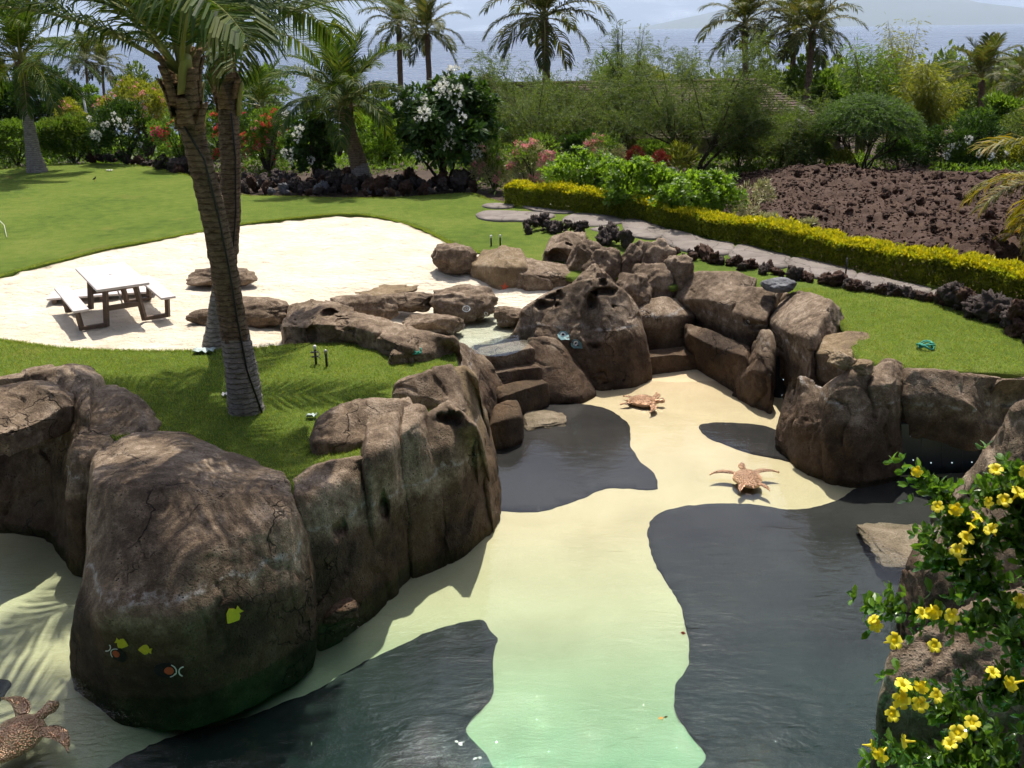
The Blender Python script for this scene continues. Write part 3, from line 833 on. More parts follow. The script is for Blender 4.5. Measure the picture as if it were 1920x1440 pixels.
def blob_rock(label, u0, v0, u1, v1, zb, depth=0.8, seed=0, mat='rock', sq=0.4, sub=5, rz=0.0, name='boulder', amp=0.14, rough=0.05, facets=7, sink=0.15, cat='rock', tilt=(0, 0), parent=None, hh=None):
    """a free-standing boulder that fills the given window of the view and stands at height zb"""
    um = (u0 + u1) / 2
    p = P(um, v1, zb); k = scale_at(p); w = (u1 - u0) * k
    d = w * depth
    dep = math.atan2(CAMH - zb, math.hypot(p[0], p[1]))
    # apparent height = h cos(dep) + d sin(dep) (for a rounded body, less)
    h = max(0.25 * w, ((v1 - v0) * k - 0.62 * d * math.sin(dep)) / math.cos(dep))
    if hh: h = hh
    V, f = unit_rock(seed, sq, sub, amp, rough, facets)
    lo, hi = V.min(0), V.max(0)
    V = (V - (lo + hi) / 2) / (hi - lo)
    V *= np.array([w, d, h * (1 + sink)])
    R3 = np.array(Euler((R(tilt[0]), R(tilt[1]), rz)).to_matrix()); V = V @ R3.T
    V[:, 2] -= V[:, 2].min()
    dirv = np.array([p[0], p[1]]) / np.hypot(p[0], p[1])
    org = np.array([p[0] + dirv[0] * d * 0.42, p[1] + dirv[1] * d * 0.42, zb - h * sink])
    o = link(name, mesh_np(name, V, f), M[mat], parent, org)
    if parent is None: tag(o, label, cat)
    return o
W, B = wall_rock, blob_rock
# --- left bay
W('flat-topped dark rock wall behind the shaded cave at the left edge', [[(-90, 985), (-90, 880, .5), (-70, 770, 1.0), (-60, 714, .35)], [(20, 985), (20, 880, .5), (30, 770, 1.0), (30, 703, .4)], [(90, 1000), (95, 880, .5), (112, 780, 1.0), (105, 687, .45)], [(130, 1045), (138, 880, .4), (152, 770, .9), (147, 689, .42)], [(145, 1050), (158, 900, .3), (170, 775, .8), (166, 715, .35)]], th=0.9, amp=.05, seed=1)
W('cracked ledge slab overhanging the dark cave at the left edge', [[(-100, 858, 0.02), (-90, 815, .0), (-80, 738, .5)], [(0, 846, 0.02), (0, 812, 0), (0, 723, .5)], [(50, 826, .03), (52, 800, .0), (42, 716, .55)], [(92, 806, .07), (95, 780, 0), (75, 724, .55)], [(112, 786, .12), (117, 763, 0), (98, 736, .5)]], th=.7, drop=-.12, amp=.05, seed=2, crack=.03)
SLOPE = W('sloping boulder between the cave ledge and the big painted boulder', [[(128, 1050), (125, 930, .05), (135, 850, .2), (160, 732, .3)], [(150, 1055), (150, 930, .05), (165, 860, .25), (195, 722, .35)], [(185, 1050), (185, 930, .1), (205, 850, .4), (245, 752, .3)], [(215, 1040), (215, 930, .3), (240, 840, .6), (284, 806, .1)]], th=.9, amp=.05, seed=3)
BIG = W('huge rounded boulder with painted fish beside the shaded left bay', [[(130, 1255), (136, 1150, -.05), (165, 1010, .45), (170, 900, .9), (176, 848, .05)], [(205, 1303), (185, 1150, -.05), (222, 1020, .5), (225, 900, 1.1), (232, 818, .15)], [(350, 1312), (340, 1160, -.08), (360, 1040, .4), (345, 900, 1.2), (330, 816, .2)], [(480, 1262), (472, 1130, -.05), (470, 1000, .4), (450, 920, .9), (420, 852, .1)], [(560, 1216), (562, 1100, .0), (545, 965, .35), (535, 930, .6), (520, 893, .05)], [(586, 1192), (582, 1100, .05), (562, 975, .35), (556, 940, .5), (546, 908, .0)]], th=.7, amp=.045, seed=4, rnd=10, facet=.3, nv=120)
W('tall wall block right of the huge boulder with a fissured face', [[(592, 1172), (576, 1050, .1), (554, 928, .25), (545, 896, .0)], [(640, 1152), (630, 1040, .1), (602, 915, .25), (590, 873, .1)], [(700, 1112), (690, 1000, .1), (667, 890, .25), (660, 859, .15)], [(745, 1080), (730, 960, .1), (695, 882, .25), (690, 856, .15)]], th=.7, amp=.05, seed=5, crack=.02, dents=[(632, 993, 14, 14, .12)])
B('low brown stone lying at the foot of the tall wall block', 598, 1122, 678, 1172, -1.55, .7, 6, rz=.3)
W('grey cracked slab capping the wall above the lawn corner', [[(600, 866, -.1), (591, 825, .0), (592, 783, .3)], [(645, 866, -.15), (640, 830, .0), (620, 763, .38)], [(690, 861, -.2), (690, 828, 0), (670, 749, .42)], [(748, 831, -.1), (748, 800, .0), (762, 746, .42)]], th=.6, drop=-.4, amp=.05, seed=7, crack=.025)
W('dark upright column with a niche left of the narrow column', [[(694, 1106), (695, 960, .1), (690, 850, .2), (682, 792, .3)], [(735, 1082), (735, 950, .1), (733, 834, .15), (716, 776, .38)], [(768, 1060), (763, 950, .1), (745, 832, .2), (745, 772, .38)]], th=.6, amp=.05, seed=8, dents=[(719, 950, 14, 26, .22)])
W('narrow upright column between two wider wall columns', [[(772, 1058), (763, 930, .1), (750, 812, .2), (752, 762, .38)], [(802, 1048), (795, 930, .1), (785, 792, .2), (775, 757, .4)], [(836, 1034), (822, 920, .1), (798, 802, .2), (795, 762, .35)]], th=.6, amp=.04, seed=9)
W('broad column with a hollow in its top beside the dark pool corner', [[(836, 1036), (812, 930, .1), (800, 850, .15), (800, 772, .3)], [(872, 1020), (865, 930, .1), (853, 850, .15), (838, 754, .32)], [(920, 985), (905, 930, .1), (886, 842, .15), (880, 790, .25)], [(936, 960), (925, 930, .1), (900, 850, .2), (893, 800, .2)]], th=.6, amp=.045, seed=10, dents=[(850, 786, 26, 17, .3)])
W('flat cracked boulder on the lawn edge above the hollow column', [[(745, 768, -.05), (740, 737, 0), (748, 713, .35)], [(800, 778, -.1), (800, 745, .0), (800, 691, .5)], [(870, 802, -.2), (865, 770, .0), (845, 681, .5)]], th=.6, drop=-.4, amp=.045, seed=11, crack=.02)
W('sunlit tan flank sloping down to the dark pool water', [[(926, 986), (905, 880, .2), (872, 765, .6), (850, 692, .4)], [(938, 956), (927, 870, .3), (902, 775, .9), (872, 690, .4)], [(936, 920), (932, 860, .3), (915, 785, .8), (890, 705, .32)]], th=.6, amp=.045, seed=12, mat='rock_tan')
W('long low ridge rock between the lawn and the small upper pool', [[(728, 692, -.05), (733, 662, 0), (750, 619, .3)], [(800, 688, -.1), (800, 662, 0), (800, 623, .35)], [(852, 694, -.3), (852, 665, .1), (850, 634, .35)]], th=.7, drop=-.7, amp=.05, seed=13)
W('rounded brown boulder left of the stone steps', [[(900, 832), (893, 760, .1), (860, 692, .2), (838, 643, 0, .3)], [(935, 797), (920, 730, .1), (890, 682, .25), (866, 641, 0, .4)], [(955, 766), (946, 722, .1), (922, 682, .2), (897, 656, 0, .4)]], th=.6, away=(-1, .4), amp=.045, seed=14)
W('jagged dark rock at the sand edge with round hollows', [[(535, 642, -.05), (528, 612, 0), (545, 573, .3)], [(600, 650, -.05), (600, 606, 0), (610, 571, .4)], [(660, 652, -.05), (665, 612, 0), (665, 581, .4)], [(700, 662, -.05), (705, 622, 0), (700, 593, .35)]], th=.7, drop=-.5, amp=.07, seed=15, dents=[(615, 590, 16, 14, .25), (585, 625, 14, 16, .2), (640, 605, 12, 10, .15)])
W('low dark rock joining the jagged rock to the long ridge', [[(690, 657, -.05), (690, 627, 0), (690, 594, .3)], [(735, 682, -.05), (735, 642, 0), (740, 606, .35)], [(772, 690, -.05), (776, 652, 0), (776, 613, .35)]], th=.6, drop=-.5, amp=.05, seed=16)
# --- in the sand and round the small upper pool
B('rounded flat boulder alone in the sand behind the twin palms', 352, 497, 490, 545, -.08, .6, 21, sq=.3)
B('flat dark boulder at the sand edge behind the front palm', 408, 553, 558, 614, -.10, .6, 22, sq=.35)
B('small pointed stone in the sand left of the palm trunks', 350, 578, 420, 613, -.08, .7, 23)
B('flat tan slab lying in the sand beyond the upper pool', 612, 519, 790, 556, -.26, .8, 24, hh=.13, mat='rock_tan', sq=.3, sink=.4)
B('long dark rock with tan side on the upper pool edge', 617, 545, 752, 607, -.32, .5, 25, sq=.4)
B('low brown rock in the sand beside the ring-marked rock', 715, 546, 818, 588, -.32, .6, 26)
B('long narrow low rock along the upper pool water', 748, 585, 874, 630, -.46, .45, 27, sq=.45)
RING = B('rounded rock with a hollow and two white ring marks in the upper pool', 808, 533, 937, 606, -.46, .7, 28, sq=.3)
B('small smooth stone right of the ring-marked rock', 925, 573, 987, 614, -.46, .8, 29, sq=.25)
B('dark boulder standing in the sand beyond the pool', 808, 455, 898, 517, -.12, .7, 30, sq=.4)
STAR = W('tan boulder with a red star mark near the upper pool', [[(884, 527, -.25), (882, 495, .05), (905, 466, 0, .8)], [(935, 552, -.38), (930, 500, .05), (940, 460, 0, .9)], [(986, 548, -.38), (986, 500, .05), (976, 466, 0, .9)]], th=.6, drop=-.7, amp=.05, seed=31, mat='rock_tan')
W('long brown block wall behind the upper pool', [[(972, 553, -.4), (968, 512, .05), (975, 482, 0, .8)], [(1030, 556, -.4), (1030, 516, .05), (1025, 486, 0, .9)], [(1100, 548, -.4), (1100, 520, .05), (1095, 502, 0, .9)]], th=.6, drop=-.8, amp=.05, seed=32)
W('hollowed boulder perched above the brown block wall', [[(1020, 502, -.1), (1022, 470, .05), (1036, 440, 0, .6)], [(1055, 506, -.1), (1055, 465, .05), (1062, 431, 0, .7)], [(1090, 500, -.1), (1096, 468, .05), (1098, 438, 0, .7)]], th=.7, drop=-.5, amp=.05, seed=33, dents=[(1045, 482, 22, 16, .4)])
B('leaning split boulder right of the hollowed boulder', 1066, 448, 1130, 520, -.15, .8, 34, sq=.5, tilt=(0, 24), sub=5)
B('smooth upright boulder between the two leaning clusters', 1088, 462, 1166, 545, -.25, .8, 35, sq=.35)
B('tall leaning slab at the left of the jagged cluster', 1160, 446, 1216, 528, -.1, .8, 36, sq=.55, tilt=(0, 22))
B('tall fractured boulder forming the top of the jagged cluster', 1192, 444, 1264, 535, -.15, .8, 37, sq=.5, tilt=(0, 12))
B('right-hand boulder of the jagged cluster beside the rounded boulder', 1236, 474, 1300, 560, -.3, .9, 38, sq=.25)
B('low front boulder of the jagged cluster', 1160, 486, 1262, 580, -.5, .9, 39, sq=.4)
B('low smooth boulder behind the pierced rock on its left', 1070, 492, 1156, 580, -.5, .9, 71, sq=.35)
B('low smooth boulder behind the pierced rock on its right', 1138, 505, 1222, 590, -.5, .9, 72, sq=.4)
# --- middle of the pool
CENTRE = W('big pierced rock with two fish-eye marks in the middle of the pool', [[(962, 655, -.75), (960, 630, .05), (985, 577, 0, .4)], [(1010, 682, -1.1), (1003, 630, .1), (1030, 547, 0, .6)], [(1070, 722, -1.45), (1060, 640, .15), (1088, 523, 0, .7)], [(1130, 727, -1.45), (1130, 620, .25), (1140, 521, 0, .8)], [(1190, 720, -1.45), (1180, 620, .25), (1175, 547, 0, .7)], [(1222, 707, -1.45), (1208, 632, .15), (1196, 582, 0, .5)]], th=.7, amp=.045, facet=.7, seed=40, rnd=9, nv=120, dents=[(1016, 572, 20, 11, .3), (1042, 557, 18, 6, .2), (1110, 560, 13, 18, .22), (1134, 546, 26, 9, .3), (1108, 605, 24, 55, .2), (1125, 706, 9, 9, .2)])
W('leaning slab between the left steps and the pierced rock', [[(1022, 750), (1005, 692, .25), (988, 633, 0, .6)], [(1060, 750), (1040, 690, .35), (1012, 629, 0, .8)], [(1095, 747), (1078, 690, .4), (1040, 632, 0, .8)], [(1117, 735), (1105, 708, .3), (1072, 668, 0, .6)]], zb=-1.45, th=.3, rnd=4, facet=.6, amp=.04, seed=41)
B('low rock at the pool edge under the pierced rock', 1090, 668, 1165, 728, -1.5, .7, 42, sq=.4)
for k, (lab, cols) in enumerate([
    ('top stone step on the left leading to the upper pool', [[(912, 690, -.80), (903, 668, .02), (898, 652, 0, .35)], [(960, 684, -.80), (955, 660, .02), (945, 643, 0, .35)], [(1002, 676, -.80), (998, 652, .02), (986, 637, 0, .35)]]),
    ('middle stone step on the left between pool and upper pool', [[(935, 724, -1.1), (930, 699, .02), (928, 688, 0, .32)], [(975, 718, -1.1), (972, 692, .02), (965, 682, 0, .32)], [(1014, 712, -1.1), (1012, 688, .02), (1000, 677, 0, .32)]]),
    ('tan lowest stone step on the left above the dark patch', [[(950, 778, -1.4), (945, 742, .03), (930, 724, 0, .32)], [(990, 766, -1.4), (985, 728, .03), (970, 714, 0, .32)], [(1030, 748, -1.4), (1026, 716, .03), (1010, 707, 0, .32)]])]):
    W(lab, cols, th=.5, amp=.022, seed=43 + k, rnd=3, facet=.5, name='stone_step', cat='step', mat='rock_tan' if k == 2 else 'rock')
W('tan rock below the left steps at the water', [[(930, 838), (922, 795, .05), (930, 757, 0, .5)], [(955, 836), (952, 785, .05), (950, 748, 0, .5)], [(980, 826), (979, 778, .08), (968, 750, 0, .5)]], th=.5, amp=.03, seed=47, mat='rock_tan', rnd=4)
B('flat wet shelf stone at the water below the left steps', 978, 746, 1066, 812, -1.60, 1.3, 48, hh=.16, mat='shelf', sq=.5, sink=.2)
# --- right of the middle
W('pillow-shaped boulder above the right-hand steps', [[(1200, 630, -.85), (1194, 592, .05), (1202, 561, 0, .5)], [(1250, 634, -.85), (1250, 592, 0.0), (1246, 554, 0, .6)], [(1300, 620, -.85), (1304, 592, .05), (1286, 559, 0, .6)]], th=.6, amp=.03, seed=50, rnd=12, facet=.3)
for k, (lab, cols) in enumerate([
    ('upper stone step on the right below the pillow boulder', [[(1212, 654, -1.1), (1212, 638, .02), (1212, 629, 0, .3)], [(1250, 652, -1.1), (1250, 636, .02), (1250, 627, 0, .3)], [(1288, 650, -1.1), (1288, 636, .02), (1284, 626, 0, .3)]]),
    ('lower stone step on the right at the dry sand', [[(1216, 700, -1.43), (1215, 670, .02), (1215, 656, 0, .4)], [(1265, 696, -1.43), (1265, 664, .02), (1258, 651, 0, .4)], [(1312, 691, -1.43), (1313, 666, .02), (1292, 648, 0, .4)]])]):
    W(lab, cols, th=.5, amp=.022, seed=51 + k, rnd=3, facet=.5, name='stone_step', cat='step')
W('long bench-shaped ledge along the right pool wall', [[(1312, 694, -1.43), (1292, 626, .1), (1286, 606, 0, .6)], [(1350, 712, -1.43), (1342, 652, .1), (1336, 620, 0, .6)], [(1402, 738, -1.43), (1397, 667, .1), (1408, 650, 0, .6)]], th=.5, amp=.025, seed=53, rnd=4)
W('rounded overhanging boulder above the bench ledge', [[(1302, 608, -.8), (1266, 562, .1), (1263, 521, 0, .6)], [(1340, 628, -.8), (1330, 562, .05), (1320, 508, 0, .9)], [(1368, 642, -.8), (1372, 572, .05), (1385, 508, 0, 1.0)], [(1382, 640, -.8), (1402, 560, .3), (1424, 521, 0, 1.1)]], th=.7, amp=.04, seed=54, facet=.6, rnd=9)
EYE = W('brown boulder with a small black eye mark above the bench ledge', [[(1356, 640, -.85), (1359, 582, .05), (1363, 546, 0, .5)], [(1400, 660, -.85), (1400, 592, .0), (1410, 536, 0, .8)], [(1436, 664, -.85), (1436, 600, .05), (1462, 541, 0, 1.0)], [(1452, 640, -.85), (1455, 600, .3), (1502, 551, 0, 1.2)]], th=.7, amp=.035, facet=.5, seed=55, dents=[(1418, 612, 18, 10, .1)])
W('fissured crest boulder beside the right lawn', [[(1447, 642, -.9), (1432, 592, .1), (1447, 549, 0, .8)], [(1485, 692, -.75), (1475, 622, .05), (1502, 546, 0, 1.4)], [(1520, 702, -.5), (1522, 632, .1), (1562, 562, 0, 1.4)], [(1552, 672, -.4), (1558, 632, .3), (1592, 602, 0, 1.2)]], th=.6, amp=.055, seed=56, crack=.03)
W('overhanging brown rock above the tilted star panel', [[(1450, 672, -.95), (1450, 652, 0), (1470, 602, 0, .5)], [(1490, 732, -1.15), (1487, 682, .0), (1502, 612, 0, .7)], [(1540, 738, -1.05), (1532, 692, 0.0), (1532, 622, 0, .8)], [(1562, 702, -.8), (1562, 672, .1), (1567, 632, 0, .8)]], th=.6, drop=-1.15, amp=.045, seed=57)
W('flat sunlit pale boulder at the lawn edge on the right', [[(1545, 692, -.4), (1535, 662, .05), (1540, 632, 0, .6)], [(1600, 692, -.3), (1596, 662, .0), (1600, 619, 0, .8)], [(1650, 672, -.2), (1652, 652, .05), (1646, 623, 0, .8)], [(1666, 668, -.2), (1666, 656, .1), (1662, 640, 0, .7)]], th=.5, drop=-.7, amp=.045, seed=58, mat='rock_tan')
B('loose blue-grey stone lying on top of the right wall', 1424, 517, 1492, 550, .22, .8, 59, mat='lava_grey', sq=.45, amp=.1, sink=.1)
W('leaning dark flank rock left of the tilted star panel', [[(1368, 735), (1380, 702, .05), (1410, 662, 0, .3)], [(1420, 758), (1420, 692, .05), (1430, 620, 0, .6)], [(1445, 768), (1446, 702, .1), (1446, 622, 0, .8)]], zb=-1.45, th=.4, amp=.045, seed=60, crack=.02)
W('sunlit rock broken into plates right of the tilted star panel', [[(1460, 840), (1472, 782, .1), (1490, 717, 0, .5)], [(1490, 868), (1500, 792, .1), (1507, 709, 0, .6)], [(1530, 888), (1545, 802, .1), (1552, 727, 0, .6)], [(1570, 898), (1572, 802, .2), (1567, 737, 0, .7)]], th=.6, amp=.05, seed=61, crack=.075, freq=1.9)
W('massive dark boulder between the two star panels', [[(1558, 896), (1560, 802, .05), (1560, 722, 0, .3)], [(1610, 904), (1602, 802, .05), (1606, 687, 0, .4)], [(1660, 898), (1652, 792, .1), (1652, 692, 0, .6)], [(1692, 892), (1692, 792, .3), (1702, 692, 0, .8)]], th=.7, amp=.06, seed=62, crack=.025)
W('smooth knob boulder on top of the massive dark boulder', [[(1640, 765, -.4), (1633, 722, .05), (1641, 692, 0, .4)], [(1675, 775, -.5), (1671, 722, 0), (1671, 673, 0, .5)], [(1705, 755, -.5), (1711, 722, .1), (1702, 682, 0, .5)]], th=.6, drop=-.9, amp=.035, seed=63, rnd=8)
B('small tan cap stone left of the knob boulder', 1548, 655, 1602, 692, .12, .8, 64, mat='rock_tan', sq=.4)
B('small flat layered stone beside the knob boulder', 1590, 674, 1638, 702, .08, .8, 65, mat='rock_tan', sq=.5)
W('long lintel rock over the wide star panel', [[(1704, 808, -.85), (1704, 742, .0), (1712, 690, .12)], [(1770, 830, -.95), (1770, 742, .0), (1776, 692, .14)], [(1830, 845, -.98), (1830, 762, .0), (1832, 698, .14)], [(1892, 805, -.75), (1882, 762, .1), (1882, 706, .1)]], th=.7, drop=-.98, amp=.045, seed=66)
W('grey end rock of the lintel at the right edge', [[(1868, 790, -.65), (1868, 742, .05), (1880, 711, .12)], [(1915, 795, -.65), (1915, 742, .0), (1920, 705, .14)], [(1990, 790, -.65), (1990, 742, 0), (1990, 707, .12)]], th=.7, drop=-1.2, amp=.045, seed=67)
W('big dark boulder behind the yellow-flowered vine at the right edge', [[(1680, 1138), (1690, 1070, .1), (1735, 1000, 0, .3)], [(1702, 1192), (1735, 1060, .12), (1800, 900, 0, .6)], [(1750, 1262), (1795, 1060, .2), (1850, 822, 0, 1.0)], [(1850, 1332), (1870, 1080, .3), (1905, 760, 0, 1.2)], [(2000, 1400), (1995, 1080, .4), (1995, 745, 0, 1.3)]], th=.8, amp=.07, seed=68, nv=120, away=(1, 1))
W('dark lower boulder at the water under the yellow-flowered vine', [[(1640, 1475), (1650, 1302, .05), (1674, 1202, 0, .25)], [(1700, 1505), (1712, 1302, .1), (1742, 1162, 0, .5)], [(1800, 1525), (1812, 1302, .2), (1832, 1122, 0, .7)], [(1960, 1525), (1955, 1302, .3), (1955, 1082, 0, .8)]], th=.8, amp=.06, seed=69, away=(1, 1))
B('flat tan shelf stone breaking the water on the right', 1615, 955, 1775, 1066, -1.60, 1.2, 70, hh=.13, mat='shelf', sq=.45, sink=.2)
# ---------------------------------------------------------------- plants
def unit(a): return a / np.maximum(np.linalg.norm(a, axis=-1, keepdims=True), 1e-9)
def leaf_mesh(name, pts, axis, size, wid=0.4, fold=0.15, rg=RNG, curl=0.0, segs=1):
    """one small leaf per point; axis is where the tip points"""
    n = len(pts); axis = unit(axis)
    size = np.full(n, size) * (1 + 0.5 * (rg.random(n) - 0.5)) if np.isscalar(size) else size
    side = unit(np.cross(axis, rg.normal(size=(n, 3)))); nor = np.cross(side, axis)
    s = size[:, None]
    if segs == 1:
        v = np.stack([pts, pts + axis * s * 0.5 + side * s * wid * 0.5 + nor * s * fold, pts + axis * s - nor * s * curl, pts + axis * s * 0.5 - side * s * wid * 0.5 + nor * s * fold], 1).reshape(-1, 3)
        f = np.arange(n * 4).reshape(-1, 4)
    else:
        a = [pts]; m1 = pts + axis * s * 0.35; m2 = pts + axis * s * 0.72 - nor * s * curl * 0.4; tip = pts + axis * s - nor * s * curl
        v = np.stack([pts, m1 + side * s * wid * 0.42 + nor * s * fold, m1 - side * s * wid * 0.42 + nor * s * fold, m1, m2 + side * s * wid * 0.5 + nor * s * fold * .6, m2 - side * s * wid * 0.5 + nor * s * fold * .6, m2, tip], 1).reshape(-1, 3)
        q = np.array([[0, 3, 1, 0], [0, 2, 3, 0], [3, 6, 4, 1], [2, 5, 6, 3], [6, 7, 4, 6], [5, 7, 6, 5]])
        tri = np.array([[0, 3, 1], [0, 2, 3], [3, 6, 4], [3, 4, 1], [2, 5, 6], [2, 6, 3], [6, 7, 4], [5, 7, 6]])
        f = (np.arange(n)[:, None, None] * 8 + tri[None]).reshape(-1, 3)
    return mesh_np(name, v, f, False)
def clumps(c, rad, nb, n, rg=RNG, br=0.38, shell=0.35, low=-0.6, flat=1.0):
    """points gathered in leafy clumps round an ellipsoid crown; returns points and outward directions"""
    d = unit(rg.normal(size=(nb * 3, 3))); d = d[d[:, 2] > low][:nb]
    rr = rg.uniform(0.55, 0.92, len(d))[:, None]
    bc = d * rr; bs = rg.uniform(0.7, 1.25, len(d)) * br
    k = rg.integers(0, len(d), n)
    q = unit(rg.normal(size=(n, 3))); t = 1 - shell * rg.random(n) ** 1.5
    q[:, 2] = np.where(rg.random(n) < 0.6, np.abs(q[:, 2]), q[:, 2])
    p = bc[k] + q * (bs[k] * t)[:, None]
    return np.asarray(c) + p * np.asarray(rad), unit(q * 0.7 + unit(p) * 0.5)
def branch_fan(mb, base, tips, r0, rg=RNG, forks=0.35):
    base = np.asarray(base, float)
    for t in tips:
        m = base + (t - base) * 0.45 + rg.normal(size=3) * 0.06 * np.linalg.norm(t - base) + np.array([0, 0, 0.08 * np.linalg.norm(t - base)])
        pts = [base + (m - base) * 0.0, base + (m - base) * 0.55, m, m + (t - m) * 0.5 + rg.normal(size=3) * 0.03, t]
        mb.tube(pts, [r0, r0 * 0.8, r0 * 0.6, r0 * 0.4, r0 * 0.15], 5, False)
def frame(u0, v0, u1, v1, z=None, Y=None):
    """stand something so that it fills a window of the view: returns base point, width, height"""
    um = (u0 + u1) / 2
    p = P(um, v1, z) if Y is None else PY(um, v1, Y)
    k = scale_at(p)
    w = (u1 - u0) * k
    top = PY(um, v0, p[1] + w * 0.15)
    return p, w, max(0.15, top[2] - p[2])
FL = {}
def flower_mesh(kind):
    if kind in FL: return FL[kind]
    rg = np.random.default_rng(len(kind) + 5)
    n, R0, s = {'plumeria': (26, .10, .055), 'pink': (22, .12, .045), 'red': (30, .13, .05), 'tiny': (12, .06, .04)}[kind]
    d = unit(rg.normal(size=(n, 3))); d[:, 2] = np.abs(d[:, 2])
    FL[kind] = leaf_mesh('petals_' + kind, d * R0 * rg.uniform(.5, 1, (n, 1)), unit(d + rg.normal(size=(n, 3)) * .6), s * 1.5, .8, .1, rg)
    return FL[kind]
def flowers(root, pts, dirs, kind, mat, name='flower_cluster', scale=1.0, rg=RNG):
    me0 = flower_mesh(kind); key = kind + mat
    if key not in FL:
        m = me0.copy(); m.materials.clear(); m.materials.append(M[mat]); FL[key] = m
    for p, d in zip(pts, dirs):
        o = link(name, FL[key], None, root); o.location = [float(x) for x in p]
        o.rotation_euler = Vector([float(x) for x in d]).to_track_quat('Z', 'Y').to_euler()
        s = scale * rg.uniform(.7, 1.25); o.scale = (s, s, s)
def facing(pts, dirs, n, rg=RNG, outer=None, up=-0.2):
    """pick n places on the side that is turned to the pool"""
    c = pts.mean(0); rad = pts.std(0) * 2
    r_ = np.sqrt((((pts - c) / rad) ** 2).sum(1))
    score = dirs @ np.array([0, -0.8, 0.35]) + 0.9 * r_ + rg.normal(size=len(pts)) * 0.25
    idx = np.argsort(-score)[:n * 6]; idx = rg.permutation(idx)[:n]
    return pts[idx], dirs[idx]
def shrub(label, win, z=-.1, Y=None, n=2500, leaf=.09, wid=.45, mat='leaf_mid', nb=26, depth=.8, fl=None, name='shrub', cat='shrub', group=None, br=.36, low=-.95, seed=0, segs=1, up=0.25, stem=True, rosette=0, mat2=None, shell=.35):
    rg = np.random.default_rng(seed + 100)
    p, w, h = frame(*win, z=z, Y=Y)
    root = empty(name, p, label, cat, group)
    rad = np.array([w / 2 * .86, w / 2 * depth * .86, h / 2 * .9]); c = np.array([0, w * .1, h * .52])
    pts, d = clumps(c, rad, nb, n, rg, br, shell, low)
    pts[:, 2] = np.maximum(pts[:, 2], 0.02)
    ax = unit(d + np.array([0, 0, up]) + rg.normal(size=d.shape) * .45)
    if rosette:
        rosettes(root, pts[:rosette * 1], d[:rosette], mat, leaf, wid, rg)
        k = pts[rosette:]
        m = leaf_mesh('foliage', c + (k - c) * .86, ax[rosette:], leaf * .8, wid, .12, rg)
    else:
        m = leaf_mesh('foliage', pts, ax, leaf, wid, .12, rg, .1, segs)
    o = link('foliage', m, M[mat], root); o['kind'] = 'stuff'
    if mat2:
        p2, d2 = clumps(c, rad * 1.03, nb, n // 3, rg, br, .12, 0.0)
        o = link('new_growth', leaf_mesh('new_growth', p2, unit(d2 + np.array([0, 0, .6]) + rg.normal(size=d2.shape) * .4), leaf, wid, .12, rg), M[mat2], root); o['kind'] = 'stuff'
    if stem:
        mb = MB(); tips = c + unit(rg.normal(size=(7, 3)) * np.array([1, 1, .5]) + np.array([0, 0, .5])) * rad * .75
        branch_fan(mb, (0, w * .1, -.05), tips, max(.02, h * .02), rg)
        mb.build('stem', M['bark'], root)
    for (kind, fm, nf, sc) in (fl or []):
        fp, fd = facing(pts, d, nf, rg); fp = fp + fd * .07 * (2.2 if rosette else 1); flowers(root, fp, fd, kind, fm, scale=sc, rg=rg)
    return root
ROS = {}
def rosettes(root, pts, dirs, mat, leaf, wid, rg, name='leaf_rosette'):
    key = (mat, round(leaf, 3))
    if key not in ROS:
        L = []
        for k in range(4):
            r2 = np.random.default_rng(k + 3); n = 11
            a = np.arange(n) * 2.4 + r2.random(n) * .4; el = np.linspace(.15, 1.1, n)
            ax = np.stack([np.cos(a) * np.cos(el), np.sin(a) * np.cos(el), np.sin(el)], 1)
            sd = unit(np.cross(ax, np.array([0, 0, 1.]))); nor = np.cross(sd, ax); s = leaf * r2.uniform(.75, 1.15, n)[:, None]
            b = ax * .02
            v = np.stack([b, b + ax * s * .4 + sd * s * wid * .38 + nor * s * .06, b + ax * s * .45, b + ax * s * .4 - sd * s * wid * .38 + nor * s * .06, b + ax * s * .75 + sd * s * wid * .42, b + ax * s * .78 - nor * s * .04, b + ax * s * .75 - sd * s * wid * .42, b + ax * s * 1.0 - nor * s * .16], 1).reshape(-1, 3)
            tri = np.array([[0, 2, 1], [0, 3, 2], [2, 5, 4], [2, 4, 1], [3, 6, 5], [3, 5, 2], [5, 7, 4], [6, 7, 5]])
            m = mesh_np('leaf_rosette', v, (np.arange(n)[:, None, None] * 8 + tri[None]).reshape(-1, 3), False); m.materials.append(M[mat]); L.append(m)
        ROS[key] = L
    for p, d in zip(pts, dirs):
        o = link(name, ROS[key][int(rg.integers(4))], None, root); o.location = [float(x) for x in p]
        q = Vector([float(x) for x in unit(d + np.array([0, 0, .45]))]).to_track_quat('Z', 'Y') @ Euler((0, 0, float(rg.uniform(0, 6)))).to_quaternion()
        o.rotation_euler = q.to_euler()

